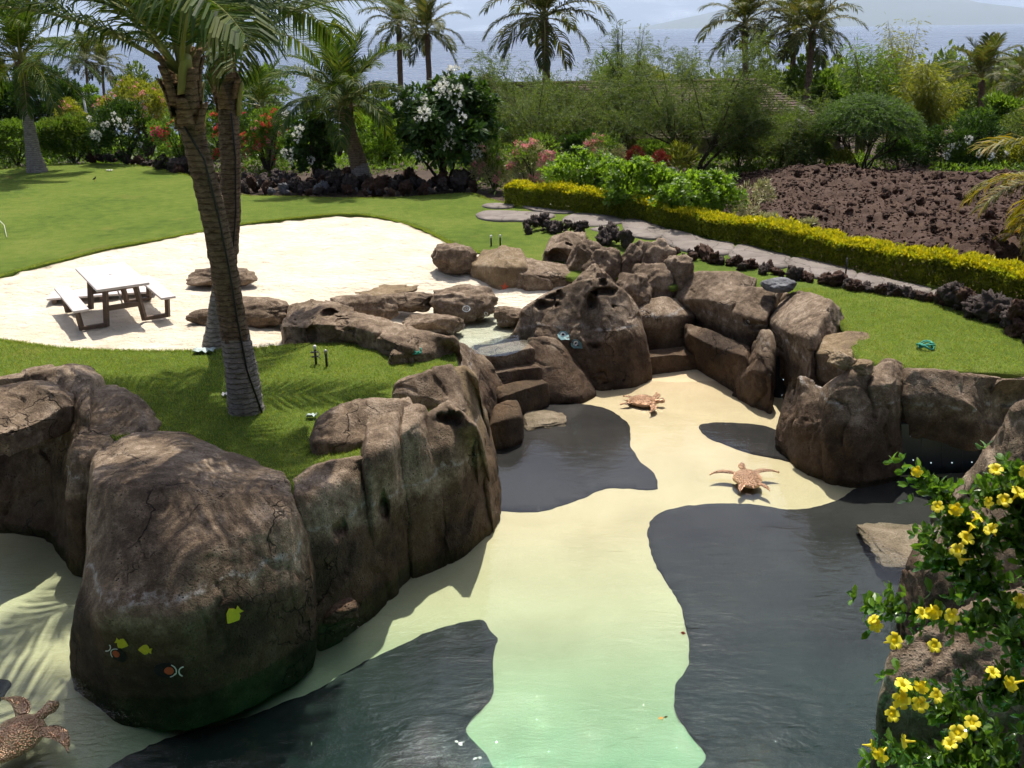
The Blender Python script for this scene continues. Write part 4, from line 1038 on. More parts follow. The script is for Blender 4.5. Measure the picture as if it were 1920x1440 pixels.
# ---- palms
def frond_mesh(L, e0, bend, seed, nl=58, ll=.75, lw=.042, twist=0.0, hang=.55, tatter=0.0, name='frond'):
    rg = np.random.default_rng(seed); ns = 26
    s = np.linspace(0, 1, ns); e = e0 - bend * s ** 1.35; side = twist * s * s
    dx = np.cos(e) * np.cos(side); dy = np.cos(e) * np.sin(side); dz = np.sin(e)
    T = np.stack([dx, dy, dz], 1); pts = np.concatenate([[[0, 0, 0]], np.cumsum(T[:-1] * (L / (ns - 1)), 0)])
    mb = MB(); mb.tube(pts, [max(.004, .034 * (1 - .93 * q)) for q in s], 5, False)
    V = [np.array(mb.v)]; F = [list(map(tuple, mb.f))]; off = len(mb.v)
    LV = []; 
    k = np.linspace(.16, .995, nl)
    for sd in (-1, 1):
        kk = k + rg.uniform(-.004, .004, nl)
        if tatter: kk = kk[rg.random(nl) > tatter]
        p = np.stack([np.interp(kk, s, pts[:, i]) for i in range(3)], 1); t = unit(np.stack([np.interp(kk, s, T[:, i]) for i in range(3)], 1))
        sv = unit(np.cross(t, np.array([0, 0, 1.]))) * sd; upv = np.cross(t, sv) * sd * -1; upv = np.where(upv[:, 2:3] < 0, -upv, upv)
        ln = ll * (np.sin(np.clip((kk - .1) / .95, 0, 1) * math.pi) ** .55 * .85 + .15) * rg.uniform(.85, 1.1, len(kk))
        sweep = .45 + .55 * kk
        d0 = unit(sv * (1 - .35 * kk)[:, None] + t * sweep[:, None] + upv * (.32 + rg.normal(size=len(kk)) * .12)[:, None])
        g = np.array([0, 0, -1.0]); h1 = hang * rg.uniform(.7, 1.3, len(kk))[:, None]
        m1 = p + d0 * (ln * .38)[:, None]
        d1 = unit(d0 + g * h1 * .8); m2 = m1 + d1 * (ln * .34)[:, None]
        d2 = unit(d1 + g * h1 * 1.1); tp = m2 + d2 * (ln * .30)[:, None]
        wv = unit(np.cross(d0, upv + rg.normal(size=upv.shape) * .25)) * lw / 2
        LV.append(np.stack([p - wv * .5, p + wv * .5, m1 - wv, m1 + wv, m2 - wv * .8, m2 + wv * .8, tp], 1))
    LV = np.concatenate(LV); n = len(LV)
    tri = np.array([[0, 1, 3], [0, 3, 2], [2, 3, 5], [2, 5, 4], [4, 5, 6]])
    rf = []
    for f in mb.f: rf += [(f[0], f[1], f[2]), (f[0], f[2], f[3])]
    f2 = (np.arange(n)[:, None, None] * 7 + tri[None]).reshape(-1, 3) + off
    me = mesh_np(name, np.concatenate([V[0], LV.reshape(-1, 3)]), np.concatenate([np.array(rf), f2]), False)
    return me, len(rf)
FROND = {}
def fronds_for(style):
    """a set of fronds from the upright spear leaf to the oldest hanging leaf"""
    if style in FROND: return FROND[style]
    L, ll, mat, nl, lw = {'big': (3.3, .95, 'palm', 84, .034), 'mid': (3.4, .85, 'palm', 60, .042), 'far': (3.2, .85, 'palm_dark', 40, .06), 'yellow': (2.7, .75, 'palm_yellow', 60, .04)}[style]
    out = []
    for k, (e0, bend, hang) in enumerate([(80, 24, .25), (62, 52, .4), (46, 68, .6), (31, 72, .75), (17, 64, .85)] if style == 'big' else [(78, 35, .25), (64, 62, .35), (50, 80, .5), (34, 84, .6), (16, 80, .7), (-6, 66, .8), (-28, 48, .8)]):
        for j in range(2):
            me, nr = frond_mesh(L * (1 - .05 * abs(k - 3)) * (1 - .07 * j), R(e0 + 6 * j), R(bend), k * 7 + j, nl, ll, lw, .25 * (1 if j else -1), hang, .05 if k < 4 else .12)
            me.materials.append(M[mat]); me.materials.append(M['stalk'])
            mi = np.zeros(len(me.polygons), dtype=np.int32); mi[:nr] = 1; me.polygons.foreach_set('material_index', mi)
            out.append((k, me))
    FROND[style] = out
    return out
def palm_crown(root, top, style, n, seed, size=1.0, low=6, pick=None, lean=(0, 0)):
    rg = np.random.default_rng(seed); S_ = fronds_for(style)
    for i in range(n):
        lev = min(low, int(i / n * (low + 1)))
        if pick and not pick(i): continue
        c = [m for k, m in S_ if k == lev]
        o = link('frond', c[int(rg.integers(len(c)))], None, root); o.location = [float(x) for x in top]
        o.rotation_euler = (lean[0], lean[1], i * 2.39996 + rg.uniform(-.25, .25)); q = size * rg.uniform(.88, 1.1); o.scale = (q, q, q)
def trunk_mesh(pts, rad, seed, ring=.055, seg=18, rough=.012, grey_to=-1):
    pts = np.array(pts, float)
    d = np.linalg.norm(pts[1:] - pts[:-1], axis=1); s = np.concatenate([[0], np.cumsum(d)]); n = max(12, int(s[-1] / ring * 2.0))
    t = np.linspace(0, s[-1], n)
    c = np.stack([np.interp(t, s, pts[:, k]) for k in range(3)], 1)
    for _ in range(max(2, n // 12)): c[1:-1] = .5 * c[1:-1] + .25 * (c[:-2] + c[2:])
    r_ = np.interp(t, s, rad)
    a = np.linspace(0, 2 * math.pi, seg, endpoint=False); V = []
    ph = (t / ring)
    saw = (ph % 1.0)
    for i in range(n):
        rr = r_[i] * (1 + .05 * (1 - saw[i]) - .03) * np.ones(seg)
        ci = np.stack([c[i][0] + np.cos(a), c[i][1] + np.sin(a), np.full(seg, c[i][2] * 3)], 1)
        rr = rr + rough * (fbm(ci * np.array([2.5, 2.5, 3.0]) + seed, 2, seed) + .6 * _h(np.floor(a * 3).astype(int), np.full(seg, int(ph[i])), np.full(seg, seed), 3))
        V.append(np.stack([c[i][0] + np.cos(a) * rr, c[i][1] + np.sin(a) * rr, c[i][2] + .02 * np.sin(a * 2 + seed + i)], 1))
    V = np.concatenate(V)
    i, j = np.meshgrid(np.arange(n - 1), np.arange(seg), indexing='ij')
    f = np.stack([i * seg + j, i * seg + (j + 1) % seg, (i + 1) * seg + (j + 1) % seg, (i + 1) * seg + j], -1).reshape(-1, 4)
    me = mesh_np('trunk', V, f, False)
    me.materials.append(M['trunk']); me.materials.append(M['trunk_grey'])
    if grey_to > 0:
        fc = V[f].mean(1); g = fc[:, 2] + .25 * fbm(fc * 2.2, 2, seed) < grey_to
        me.polygons.foreach_set('material_index', g.astype(np.int32))
    return me
def boots(root, top, r0, n, seed, size=1.0):
    """old leaf bases round the neck of the palm"""
    rg = np.random.default_rng(seed)
    for k in range(n):
        a = k * 2.4 + rg.uniform(-.2, .2); h = -.62 * (1 - k / n) * size
        ca, sa = math.cos(a), math.sin(a); L = rg.uniform(.28, .5) * size; w = rg.uniform(.09, .13) * size
        V = []
        for i, t in enumerate(np.linspace(0, 1, 6)):
            rad_ = r0 * (1.02 + .05 * k / n) + .10 * t * t * size + .03; zz = top[2] + h + L * t
            ww = w * (1 - .45 * t)
            for sgn, th in ((-1, 0), (0, .035), (1, 0)):
                V.append((top[0] + ca * (rad_ + th) - sa * ww * sgn, top[1] + sa * (rad_ + th) + ca * ww * sgn, zz - .02 * abs(sgn)))
        f = [(i * 3 + j, i * 3 + j + 1, (i + 1) * 3 + j + 1, (i + 1) * 3 + j) for i in range(5) for j in range(2)]
        mb = MB(); mb.add(V, f)
        o = mb.build('leaf_base', M['boot'] if rg.random() < .75 else M['stalk'], root)
        md = o.modifiers.new('thick', 'SOLIDIFY'); md.thickness = .02
def palm(label, trunk_px, rad_px, Y0, style, n, seed, size=1.0, z0=None, low=6, base_z=None, dY=None, grey=-1, nboots=10, group='coconut palms', lean=(0, 0), rscale=1.0):
    """trunk_px: from foot to neck as seen; all at distance Y0 (+dY along it)"""
    k = len(trunk_px); dY = dY if dY is not None else [0] * k
    pts = [PY(u, v, Y0 + dd) for (u, v), dd in zip(trunk_px, dY)]
    if z0 is not None: pts[0] = np.array([pts[0][0], pts[0][1], z0])
    rad = [r_ * scale_at(p) for r_, p in zip(rad_px, pts)]
    base = pts[0].copy()
    root = empty('palm_tree', base, label, 'palm tree', group)
    loc = [p - base for p in pts]
    pts2 = [loc[0] - np.array([0, 0, .3])] + loc; rad2 = [rad[0] * 1.1] + rad
    link('trunk', trunk_mesh(pts2, rad2, seed, grey_to=grey), None, root)
    top = loc[-1]
    if nboots: boots(root, top + np.array([0, 0, .1]), rad[-1], nboots, seed, size)
    palm_crown(root, top + np.array([0, 0, .12]), style, n, seed, size, low, None, lean)
    return root, loc, rad

# ---- feathery trees (tiny leaflets on thin arching twigs)
def feather_tree(label, win, Y, z, n_tw, seed, mat='leaf_olive', leaf=.055, per=34, trunkh=.32, spread=1.0, name='feathery_tree', cat='tree', umbrella=False, tw=(.5, 1.1), group=None, ntr=4, vert=.5):
    rg = np.random.default_rng(seed)
    um = (win[0] + win[2]) / 2
    p = PY(um, win[3], Y) if z is None else np.array([*PY(um, win[3], Y)[:2], z])
    k = scale_at(p); w = (win[2] - win[0]) * k; h = PY(um, win[1], Y)[2] - p[2]
    root = empty(name, p, label, cat, group)
    mb = MB(); nodes = []
    for i in range(ntr):
        a = i * 2.4 + rg.uniform(-.5, .5); out = w * .26 * rg.uniform(.5, 1.0)
        t = np.array([math.cos(a) * out, math.sin(a) * out * .8, h * trunkh * rg.uniform(.9, 1.25)])
        pts = [np.array([rg.uniform(-.12, .12), rg.uniform(-.1, .1), -.1]), t * np.array([.4, .4, .5]) + rg.normal(size=3) * .06, t]
        r0 = max(.04, .013 * h); mb.tube(pts, [r0, r0 * .8, r0 * .6], 6, False)
        for j in range(6):
            a2 = a + rg.uniform(-1.3, 1.3); e = rg.uniform(.25, 1.3)
            L = h * (1 - trunkh) * rg.uniform(.55, .95)
            d = np.array([math.cos(a2) * math.cos(e) * w / h * .9 * spread, math.sin(a2) * math.cos(e) * w / h * .7, math.sin(e)])
            q = t + d * L * .6; q2 = t + d * L * np.array([1, 1, .98])
            q2[2] = min(q2[2], h * .97)
            mb.tube([t, t + d * L * .3 + rg.normal(size=3) * .06, q, q2], [r0 * .5, r0 * .38, r0 * .25, r0 * .06], 5, False)
            for m in range(9): 
                s = rg.uniform(.15, 1.0); nodes.append((t + (q2 - t) * s, d))
    mb.build('branches', M['bark'], root)
    # twigs with leaflets, filling an irregular crown
    n = n_tw
    idx = rg.integers(0, len(nodes), n)
    N0 = np.array([nodes[i][0] for i in idx]) + rg.normal(size=(n, 3)) * np.array([w * .035, w * .035, h * .025])
    if umbrella:
        dd = unit(rg.normal(size=(n, 3))); dd[:, 2] = np.abs(dd[:, 2]) * .9 - .12
        N0 = np.array([0, 0, h * .60]) + dd * np.array([w * .46, w * .42, h * .34]) * rg.uniform(.55, 1, (n, 1)) ** .6
        D = unit(dd * np.array([1, 1, .5]) + rg.normal(size=(n, 3)) * .25)
    else:
        D = unit(N0 * np.array([1, 1, .0]) / w + rg.normal(size=(n, 3)) * .45 + np.array([0, 0, vert]))
    L = rg.uniform(tw[0], tw[1], n)
    s = (np.arange(per) + .5) / per
    # arching path
    pos = N0[:, None, :] + D[:, None, :] * (L[:, None] * s)[..., None] + np.array([0, 0, -1.0]) * (L[:, None] * .38 * s ** 2)[..., None]
    sd = unit(np.cross(D, rg.normal(size=(n, 3))))
    sgn = np.where(np.arange(per) % 2 == 0, 1, -1)
    ax = sd[:, None, :] * sgn[None, :, None] + D[:, None, :] * .5 + np.array([0, 0, -.12])
    pos = pos.reshape(-1, 3); ax = unit(ax.reshape(-1, 3) + rg.normal(size=(n * per, 3)) * .2)
    o = link('crown', leaf_mesh('crown', pos, ax, leaf, .34, .05, rg), M[mat], root); o['kind'] = 'stuff'
    return root
# ---------------------------------------------------------------- the palms
front, fl_, fr_ = palm('near coconut palm leaning left with grey foot on the lower lawn', [(462, 768), (452, 690), (436, 600), (420, 500), (400, 400), (375, 300), (352, 215), (343, 160)], [33, 29, 25, 24, 23, 22, 21, 20], P(462, 768, 0)[1], 'big', 13, 3, 1.0, 0.0, 3, dY=[0, -.1, -.25, -.42, -.6, -.8, -.98, -1.1], grey=1.25, nboots=14)
mb = MB(); mb.tube([fl_[0] + np.array([.25, -.12, .0])] + [p + np.array([r_ * .62, -r_ * .86, .02]) for p, r_ in zip(fl_[1:6], fr_[1:6])] + [fl_[6] + np.array([-.05, -.2, 0])], .014, 6); mb.build('cable', M['black_plastic'], front)
back_, bl_, br_ = palm('second coconut palm standing straight behind the near leaning palm', [(404, 650), (412, 600), (424, 500), (432, 400), (432, 300), (428, 210), (422, 150)], [26, 23, 20, 19, 18.5, 18, 17], P(404, 650, -.05)[1], 'big', 13, 8, 1.0, -.05, 3, grey=1.05, nboots=12)
mb = MB(); mb.tube([bl_[0] + np.array([.2, -.12, .0])] + [p + np.array([r_ * .75, -r_ * .78, .02]) for p, r_ in zip(bl_[1:5], br_[1:5])] + [bl_[5] + np.array([.1, -.2, 0])], .013, 6); mb.build('cable', M['black_plastic'], back_)
palm('coconut palm with flared pale foot on the far left lawn edge', [(70, 322), (62, 285), (52, 220), (45, 160), (40, 118)], [19, 13, 9.5, 8.5, 8], 38.4, 'mid', 24, 12, 1.0, 0.0, 6, grey=2.2, nboots=6)
palm('short leaning palm with arching fronds behind the sand lawn', [(682, 342), (668, 290), (655, 245), (645, 205)], [20, 15, 13, 14], 34.2, 'mid', 25, 17, .98, 0.0, 5, grey=.6, nboots=8)
palm('small slender palm among the red flowers', [(508, 302), (502, 250), (492, 205)], [9, 7.5, 8], 39.0, 'mid', 15, 21, .62, -.1, 5, nboots=5)
palm('tall distant palm above the white-flowered bush', [(806, 215), (804, 130), (800, 62)], [6, 5, 5.5], 68.0, 'far', 22, 25, 1.0, -3.6, 6, nboots=3)
palm('dark distant palm left of the tall distant palm', [(752, 215), (750, 130), (748, 52)], [6, 5, 5], 72.0, 'far', 22, 26, 1.0, -4.0, 6, nboots=3)
palm('large distant palm rising out of the feathery tree', [(1026, 220), (1024, 120), (1020, 38)], [8, 7, 7], 50.0, 'far', 26, 27, 1.12, -1.5, 6, nboots=4)
palm('distant palm with wide crown left of the two crowded palms', [(1398, 215), (1398, 130), (1396, 48)], [7, 6, 6], 56.0, 'far', 24, 28, 1.02, -1.6, 6, nboots=3)
palm('left one of the two crowded distant palms above the roof', [(1478, 215), (1486, 130), (1490, 62)], [7, 5, 5], 58.0, 'far', 22, 29, .95, -1.7, 6, nboots=3)
palm('right one of the two crowded distant palms above the roof', [(1512, 200), (1518, 130), (1524, 58)], [9, 6, 6], 54.0, 'far', 24, 30, .95, -1.4, 6, nboots=3)
palm('far thin palm over the dark round tree', [(166, 215), (164, 160), (160, 112)], [3, 2.4, 2.4], 95.0, 'far', 20, 31, 1.0, -6.2, 6, nboots=0)
palm('far palm beside the far thin palm', [(196, 215), (194, 165), (192, 124)], [3, 2.4, 2.4], 98.0, 'far', 20, 32, .95, -6.4, 6, nboots=0)
palm('far low palm at the left edge against the sea', [(8, 230), (8, 190), (6, 152)], [3, 2.4, 2.4], 85.0, 'far', 18, 33, .8, -5.0, 6, nboots=0)
palm('dark upright palm among scrub on the right', [(1842, 250), (1842, 200), (1840, 150)], [7, 6, 6], 56.0, 'far', 20, 34, .85, -1.4, 4, nboots=0)
palm('low far palm at the right edge beyond the lava', [(1930, 260), (1930, 215), (1928, 165)], [7, 6, 6], 50.0, 'far', 20, 35, .75, -1.2, 6, nboots=0)
palm('yellowing palm reaching in from the right edge over the lava', [(2035, 560), (2030, 470), (2020, 372)], [16, 14, 14], 20.5, 'yellow', 24, 37, 1.0, -.1, 6, nboots=6)

# ---------------------------------------------------------------- planting behind the lawn, left to right
B_ = 'planting behind the upper lawn'
shrub('low green bank of ground cover at the far left of the lawn', (-60, 225, 110, 312), n=6500, leaf=.12, mat='leaf_mid', nb=40, depth=.5, group=B_, seed=1, low=-.95)
shrub('green ground-cover bank right of the far left palm', (70, 218, 200, 308), n=6500, leaf=.12, mat='leaf_mid', nb=40, depth=.5, group=B_, seed=2, low=-.95, mat2='leaf_olive')
shrub('dark round glossy tree at the left against the sea', (2, 122, 160, 250), Y=47, n=5200, leaf=.24, wid=.35, mat='leaf_deep', nb=34, depth=.9, name='round_tree', cat='tree', seed=3, br=.32, z=None)
shrub('dark leafy tree cut by the left edge', (-110, 150, 40, 250), Y=46, n=3800, leaf=.24, wid=.35, mat='leaf_deep', nb=28, depth=.9, name='round_tree', cat='tree', seed=4, br=.32, z=None)
shrub('white-flowered dark bush right of the ground-cover bank', (165, 190, 300, 310), n=4200, leaf=.15, wid=.4, mat='leaf_deep', nb=30, depth=.7, fl=[('plumeria', 'fl_white', 11, 1.2)], group=B_, seed=5)
shrub('pale shrub with pink flowers above the white-flowered dark bush', (190, 150, 340, 250), Y=42, n=4200, leaf=.14, wid=.35, mat='leaf_bamboo', nb=30, fl=[('pink', 'fl_pink', 40, .7)], group=B_, seed=6, z=None)
shrub('pale shrub with a few pink flowers left of the thin light pole', (90, 185, 170, 250), Y=42.5, n=2200, leaf=.14, wid=.35, mat='leaf_bamboo', nb=18, fl=[('pink', 'fl_pink', 14, .7)], group=B_, seed=7, z=None)
shrub('bougainvillea with one magenta spray behind the near palm trunk', (285, 200, 400, 322), n=4800, leaf=.11, mat='leaf_mid', nb=30, fl=[('red', 'fl_magenta', 5, 1.0), ('tiny', 'fl_red', 26, 1.0)], group=B_, seed=8)
shrub('red bougainvillea between the two near palm trunks', (372, 205, 470, 325), n=4000, leaf=.11, mat='leaf_mid', nb=28, fl=[('red', 'fl_red', 10, .6), ('tiny', 'fl_red', 34, .95)], group=B_, seed=9)
shrub('red bougainvillea round the small slender palm', (440, 195, 560, 330), n=4600, leaf=.11, mat='leaf_mid', nb=30, fl=[('red', 'fl_red', 9, .6), ('tiny', 'fl_red', 34, .95), ('pink', 'fl_pink', 22, .6)], group=B_, seed=10)
shrub('glossy plumeria bush left of the short leaning palm', (530, 205, 648, 338), n=1700, leaf=.26, wid=.4, mat='leaf_deep', nb=28, rosette=110, fl=[('plumeria', 'fl_white', 7, 1.3)], group=B_, seed=11)
shrub('light green shrub behind the short leaning palm', (660, 200, 770, 325), Y=40, n=3600, leaf=.16, wid=.4, mat='leaf_bright', nb=28, group=B_, seed=12, z=None)
shrub('big dark plumeria bush with white blossom clusters', (724, 142, 946, 356), n=3600, leaf=.34, wid=.38, mat='leaf_deep', nb=46, depth=.85, rosette=290, fl=[('plumeria', 'fl_white', 22, 1.35)], seed=13, br=.30, low=-.75)
shrub('variegated pink oleander at the left end of the yellow hedge', (880, 272, 972, 358), n=2200, leaf=.16, wid=.22, mat='leaf_pale', nb=20, fl=[('pink', 'fl_pink', 16, .7)], group='pink oleanders by the hedge', seed=14, mat2='leaf_mid')
shrub('pink oleander in full bloom behind the left end of the hedge', (944, 254, 1058, 364), n=2800, leaf=.16, wid=.22, mat='leaf_pale', nb=24, fl=[('pink', 'fl_pink', 54, .85)], group='pink oleanders by the hedge', seed=15, mat2='leaf_mid')
shrub('pink oleander between the bright green shrubs', (1094, 256, 1176, 332), n=1900, leaf=.16, wid=.22, mat='leaf_pale', nb=18, fl=[('pink', 'fl_pink', 24, .75)], group='pink oleanders by the hedge', seed=16, mat2='leaf_mid')
G_ = 'bright green shrubs behind the hedge'
shrub('bright green shrub behind the hedge beside the blooming oleander', (1005, 282, 1190, 392), n=4200, leaf=.15, wid=.5, mat='leaf_bright', nb=34, rosette=150, depth=.7, group=G_, seed=17)
shrub('bright green shrub behind the hedge in the middle of its row', (1105, 296, 1290, 414), n=4200, leaf=.15, wid=.5, mat='leaf_bright', nb=36, rosette=160, depth=.7, group=G_, seed=18)
shrub('bright green shrub at the lava end of its row', (1220, 316, 1400, 434), n=4200, leaf=.15, wid=.5, mat='leaf_bright', nb=36, rosette=160, depth=.7, group=G_, seed=19)
for k, (lab, win) in enumerate([('pale spiky plant between the lava and the hedge', (1360, 350, 1432, 432)), ('tall pale sprig behind the pale spiky plant', (1408, 338, 1450, 392)), ('small pale plant right of the pale spiky plant', (1415, 400, 1462, 445)), ('tiny pale plant on the lava above the hedge', (1496, 412, 1528, 440)), ('pale sprig rising behind the pink oleander', (1050, 250, 1080, 300)), ('pale sprig above the bright shrub at the lava', (1335, 325, 1366, 372))]):
    shrub(lab, win, n=420, leaf=.17, wid=.18, mat='leaf_pale', nb=12, group='pale spiky plants', seed=30 + k, up=.6, stem=False)
shrub('red-leaved plant behind the pink oleander', (1172, 276, 1212, 318), Y=34, n=700, leaf=.14, wid=.22, mat='leaf_red', nb=12, seed=40, stem=False, z=None)
shrub('low dark red plant beside the red-leaved plant', (1208, 284, 1258, 322), Y=33, n=700, leaf=.14, wid=.22, mat='leaf_red', nb=12, seed=41, stem=False, z=None)
shrub('yellow-green bromeliad beside the tall feathery tree', (1256, 280, 1300, 318), Y=33, n=260, leaf=.42, wid=.14, mat='leaf_bamboo', nb=8, seed=42, up=.8, stem=False, z=None)
# low leafy ground cover between the shrubs
rg = np.random.default_rng(31)
bed = smooth_poly([P(u, v, 0)[:2] for u, v in [(-120, 322), (0, 313), (90, 304), (180, 301), (270, 307), (350, 321), (440, 345), (470, 330), (560, 322), (700, 322), (860, 335), (905, 350), (945, 372), (1000, 378), (1090, 390), (1180, 402), (1250, 418), (1330, 438), (1370, 440), (1330, 395), (1350, 345), (1300, 300), (1000, 285), (600, 280), (300, 275), (0, 278), (-120, 285)]], .5)
q = rg.uniform(bed.min(0), bed.max(0), (60000, 2)); q = q[pip(q, bed)][:20000]
bed2 = smooth_poly([P(u, v, 0)[:2] for u, v in [(1330, 335), (1420, 318), (1560, 318), (1750, 322), (1990, 324), (2000, 296), (1700, 292), (1330, 292)]], .5)
q2 = rg.uniform(bed2.min(0), bed2.max(0), (30000, 2)); q = np.concatenate([q, q2[pip(q2, bed2)][:9000]])
dens = fbm(np.column_stack([q * .6, np.zeros(len(q))]), 3, 3); q = q[dens > -.25]; n = len(q)
o = link('ground_cover', leaf_mesh('ground_cover', np.column_stack([q, -.14 + .28 * rg.random(n) ** 1.5 - np.maximum(0, q[:, 1] - 40) * .1]), unit(rg.normal(size=(n, 3)) + np.array([0, -.2, .9])), .16, .4, .1, rg), M['leaf_mid']); tag(o, 'low leafy ground cover between the shrubs of the beds', 'ground cover', None, 'stuff')
# clipped golden hedge
HEDGE_PX = [(945, 384), (1000, 390), (1075, 399), (1177, 411), (1239, 425), (1333, 449), (1411, 463), (1489, 482), (1567, 497), (1640, 516), (1747, 538), (1825, 550), (1920, 573), (2000, 594)]
hp = smooth_poly([P(u, v, 0)[:2] for u, v in HEDGE_PX], .1, False)
hroot = empty('hedge', (*hp[0], 0), 'long clipped golden hedge running beside the flagstone path', 'hedge')
rg = np.random.default_rng(77)
tn = unit(np.gradient(hp, axis=0)); nrm = np.stack([-tn[:, 1], tn[:, 0]], 1)
def hedge_leaves(n, top, leaf):
    tf = rg.uniform(0, len(hp) - 1.01, n); i = tf.astype(int); hx = hp[i] + (hp[i + 1] - hp[i]) * (tf - i)[:, None]; hgt = .62 + .09 * fbm(np.column_stack([hx * 1.25, np.zeros(n)]), 3, 5); wd = .62 + .13 * fbm(np.column_stack([hx * 1.1, np.ones(n)]), 3, 6)
    if top: a = rg.uniform(.12, .98, n) * math.pi
    else: a = rg.uniform(-.32, 1.0, n) * math.pi * .62 + math.pi * .45
    c, s = np.cos(a), np.sin(a)
    ex = np.sign(c) * np.abs(c) ** .6; ey = np.sign(s) * np.abs(s) ** .6
    r_ = 1 - .30 * rg.random(n) ** 2 + .26 * fbm(np.column_stack([hx * 3.2, s * 2.5]), 3, 9) + .2 * (rg.random(n) < .04)
    off = -ex * wd * .5 * r_; zz = np.where(ey > 0, hgt * (.5 + .5 * ey * r_), hgt * (.5 + .5 * ey)) if top else hgt * rg.uniform(.02, .88, n)
    if not top: off = np.where(rg.random(n) < .8, -1, 1) * wd * .5 * (1 - .35 * rg.random(n) + .16 * fbm(np.column_stack([hx * 3, zz * 4]), 2, 8))
    p = np.column_stack([hx + nrm[i] * (off + .32)[:, None], zz]); d = np.column_stack([nrm[i] * off[:, None], np.maximum(ey, .1)])
    return p - np.array([*hp[0], 0]), unit(d + rg.normal(size=(n, 3)) * .55 + np.array([0, 0, .3]))
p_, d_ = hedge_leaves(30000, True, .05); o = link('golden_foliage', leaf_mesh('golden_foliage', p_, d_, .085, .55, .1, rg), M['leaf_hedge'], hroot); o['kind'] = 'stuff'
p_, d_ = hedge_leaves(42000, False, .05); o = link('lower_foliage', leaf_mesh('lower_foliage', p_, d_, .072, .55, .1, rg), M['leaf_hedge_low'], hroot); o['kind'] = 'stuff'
for i in range(2, len(hp) - 2, 6):
    b = np.array([*(hp[i] + nrm[i] * .32 - hp[0]), -.1]); mb = MB(); mb.tube([b, b + np.array([rg.uniform(-.1, .1), rg.uniform(-.1, .1), .5])], [.018, .008], 4, False); mb.build('stem', M['bark'], hroot)

# ---------------------------------------------------------------- trees beyond the garden
feather_tree('wide feathery tree in front of the shingle roof', (885, 78, 1215, 300), 41, -.3, 4900, 51, per=30, leaf=.08, trunkh=.16, tw=(.7, 1.4), ntr=9)
feather_tree('tall open feathery tree with several dark stems', (1180, 55, 1430, 328), 35.5, -.2, 3300, 52, per=28, leaf=.075, trunkh=.2, tw=(.6, 1.3), ntr=5)
feather_tree('low feathery tree right of the tall open one', (1375, 175, 1530, 318), 37, -.2, 1900, 53, per=27, leaf=.075, trunkh=.15, tw=(.6, 1.2), ntr=4)
feather_tree('thin feathery sapling against the sea', (1120, 0, 1215, 240), 40, -.3, 420, 54, per=22, leaf=.07, trunkh=.45, tw=(.5, 1.0), ntr=2)
feather_tree('umbrella-shaped blue-green tree with fanned dark stems', (1530, 168, 1702, 322), 35.5, -.1, 4200, 55, mat='leaf_blue', per=26, leaf=.065, trunkh=.30, tw=(.35, .7), umbrella=True, ntr=6)
T_ = 'leafy clumps beyond the lava'
shrub('white-flowered bush left of the umbrella-shaped tree', (1425, 205, 1545, 318), Y=37, n=3600, leaf=.15, wid=.4, mat='leaf_mid', nb=28, fl=[('plumeria', 'fl_white', 10, 1.1)], group=T_, seed=60, z=None)
shrub('dark bush with few white flowers right of the umbrella-shaped tree', (1748, 205, 1880, 325), Y=37, n=3600, leaf=.15, wid=.4, mat='leaf_deep', nb=28, fl=[('plumeria', 'fl_white', 9, 1.0)], group=T_, seed=61, z=None)
shrub('dark shaded shrub under the yellow-green bamboo', (1655, 232, 1770, 325), Y=37.5, n=3200, leaf=.13, wid=.35, mat='leaf_deep', nb=26, group=T_, seed=62, z=None)
shrub('low yellow-green plant at the foot of the umbrella-shaped tree', (1545, 280, 1600, 322), Y=35, n=420, leaf=.24, wid=.16, mat='leaf_bamboo', nb=10, group=T_, seed=63, up=.7, stem=False, z=None)
shrub('olive shrub at the right edge beyond the lava', (1850, 200, 1990, 330), Y=38, n=3600, leaf=.13, wid=.3, mat='leaf_olive', nb=26, group=T_, seed=64, z=None)
def bamboo(label, win, Y, n, mat, seed, nc=16):
    rg = np.random.default_rng(seed); um = (win[0] + win[2]) / 2
    p = PY(um, win[3], Y); w = (win[2] - win[0]) * scale_at(p); h = PY(um, win[1], Y)[2] - p[2]
    root = empty('bamboo_clump', p, label, 'bamboo', 'bamboo clumps'); mb = MB(); N_ = []; D_ = []
    for k in range(nc):
        a = rg.uniform(0, 6.28); b = np.array([math.cos(a), math.sin(a), 0]) * w * .12 * rg.random(); t = np.array([math.cos(a) * w * .45 * rg.uniform(.4, 1), math.sin(a) * w * .35, h * rg.uniform(.72, 1.0)])
        pts = [b, b + (t - b) * np.array([.15, .15, .4]), b + (t - b) * np.array([.5, .5, .78]), t]
        mb.tube(pts, [.03, .028, .02, .006], 5, False)
        s = rg.random(n // nc) ** .75; q = np.stack([np.interp(.15 + .85 * s, [0, .4, .78, 1], [x[i] for x in pts]) for i in range(3)], 1)
        d = unit(rg.normal(size=q.shape) * np.array([1, 1, .5]) + np.array([0, 0, -.15])); N_.append(q + d * rg.uniform(0, .55, (len(q), 1))); D_.append(unit(d + np.array([0, 0, -.35])))
    mb.build('culms', M['stalk'], root)
    o = link('leaves', leaf_mesh('leaves', np.concatenate(N_), np.concatenate(D_), .22, .16, .03, rg), M[mat], root); o['kind'] = 'stuff'
bamboo('green bamboo clump left of the yellow one', (1548, 75, 1680, 300), 42, 6500, 'leaf_mid', 70)
bamboo('tall thin bamboo clump with a bright tip above the others', (1620, 38, 1720, 300), 44, 5200, 'leaf_bamboo', 71)
bamboo('yellow-green bamboo clump behind the umbrella-shaped tree', (1660, 112, 1815, 305), 40, 9000, 'leaf_bamboo', 72)
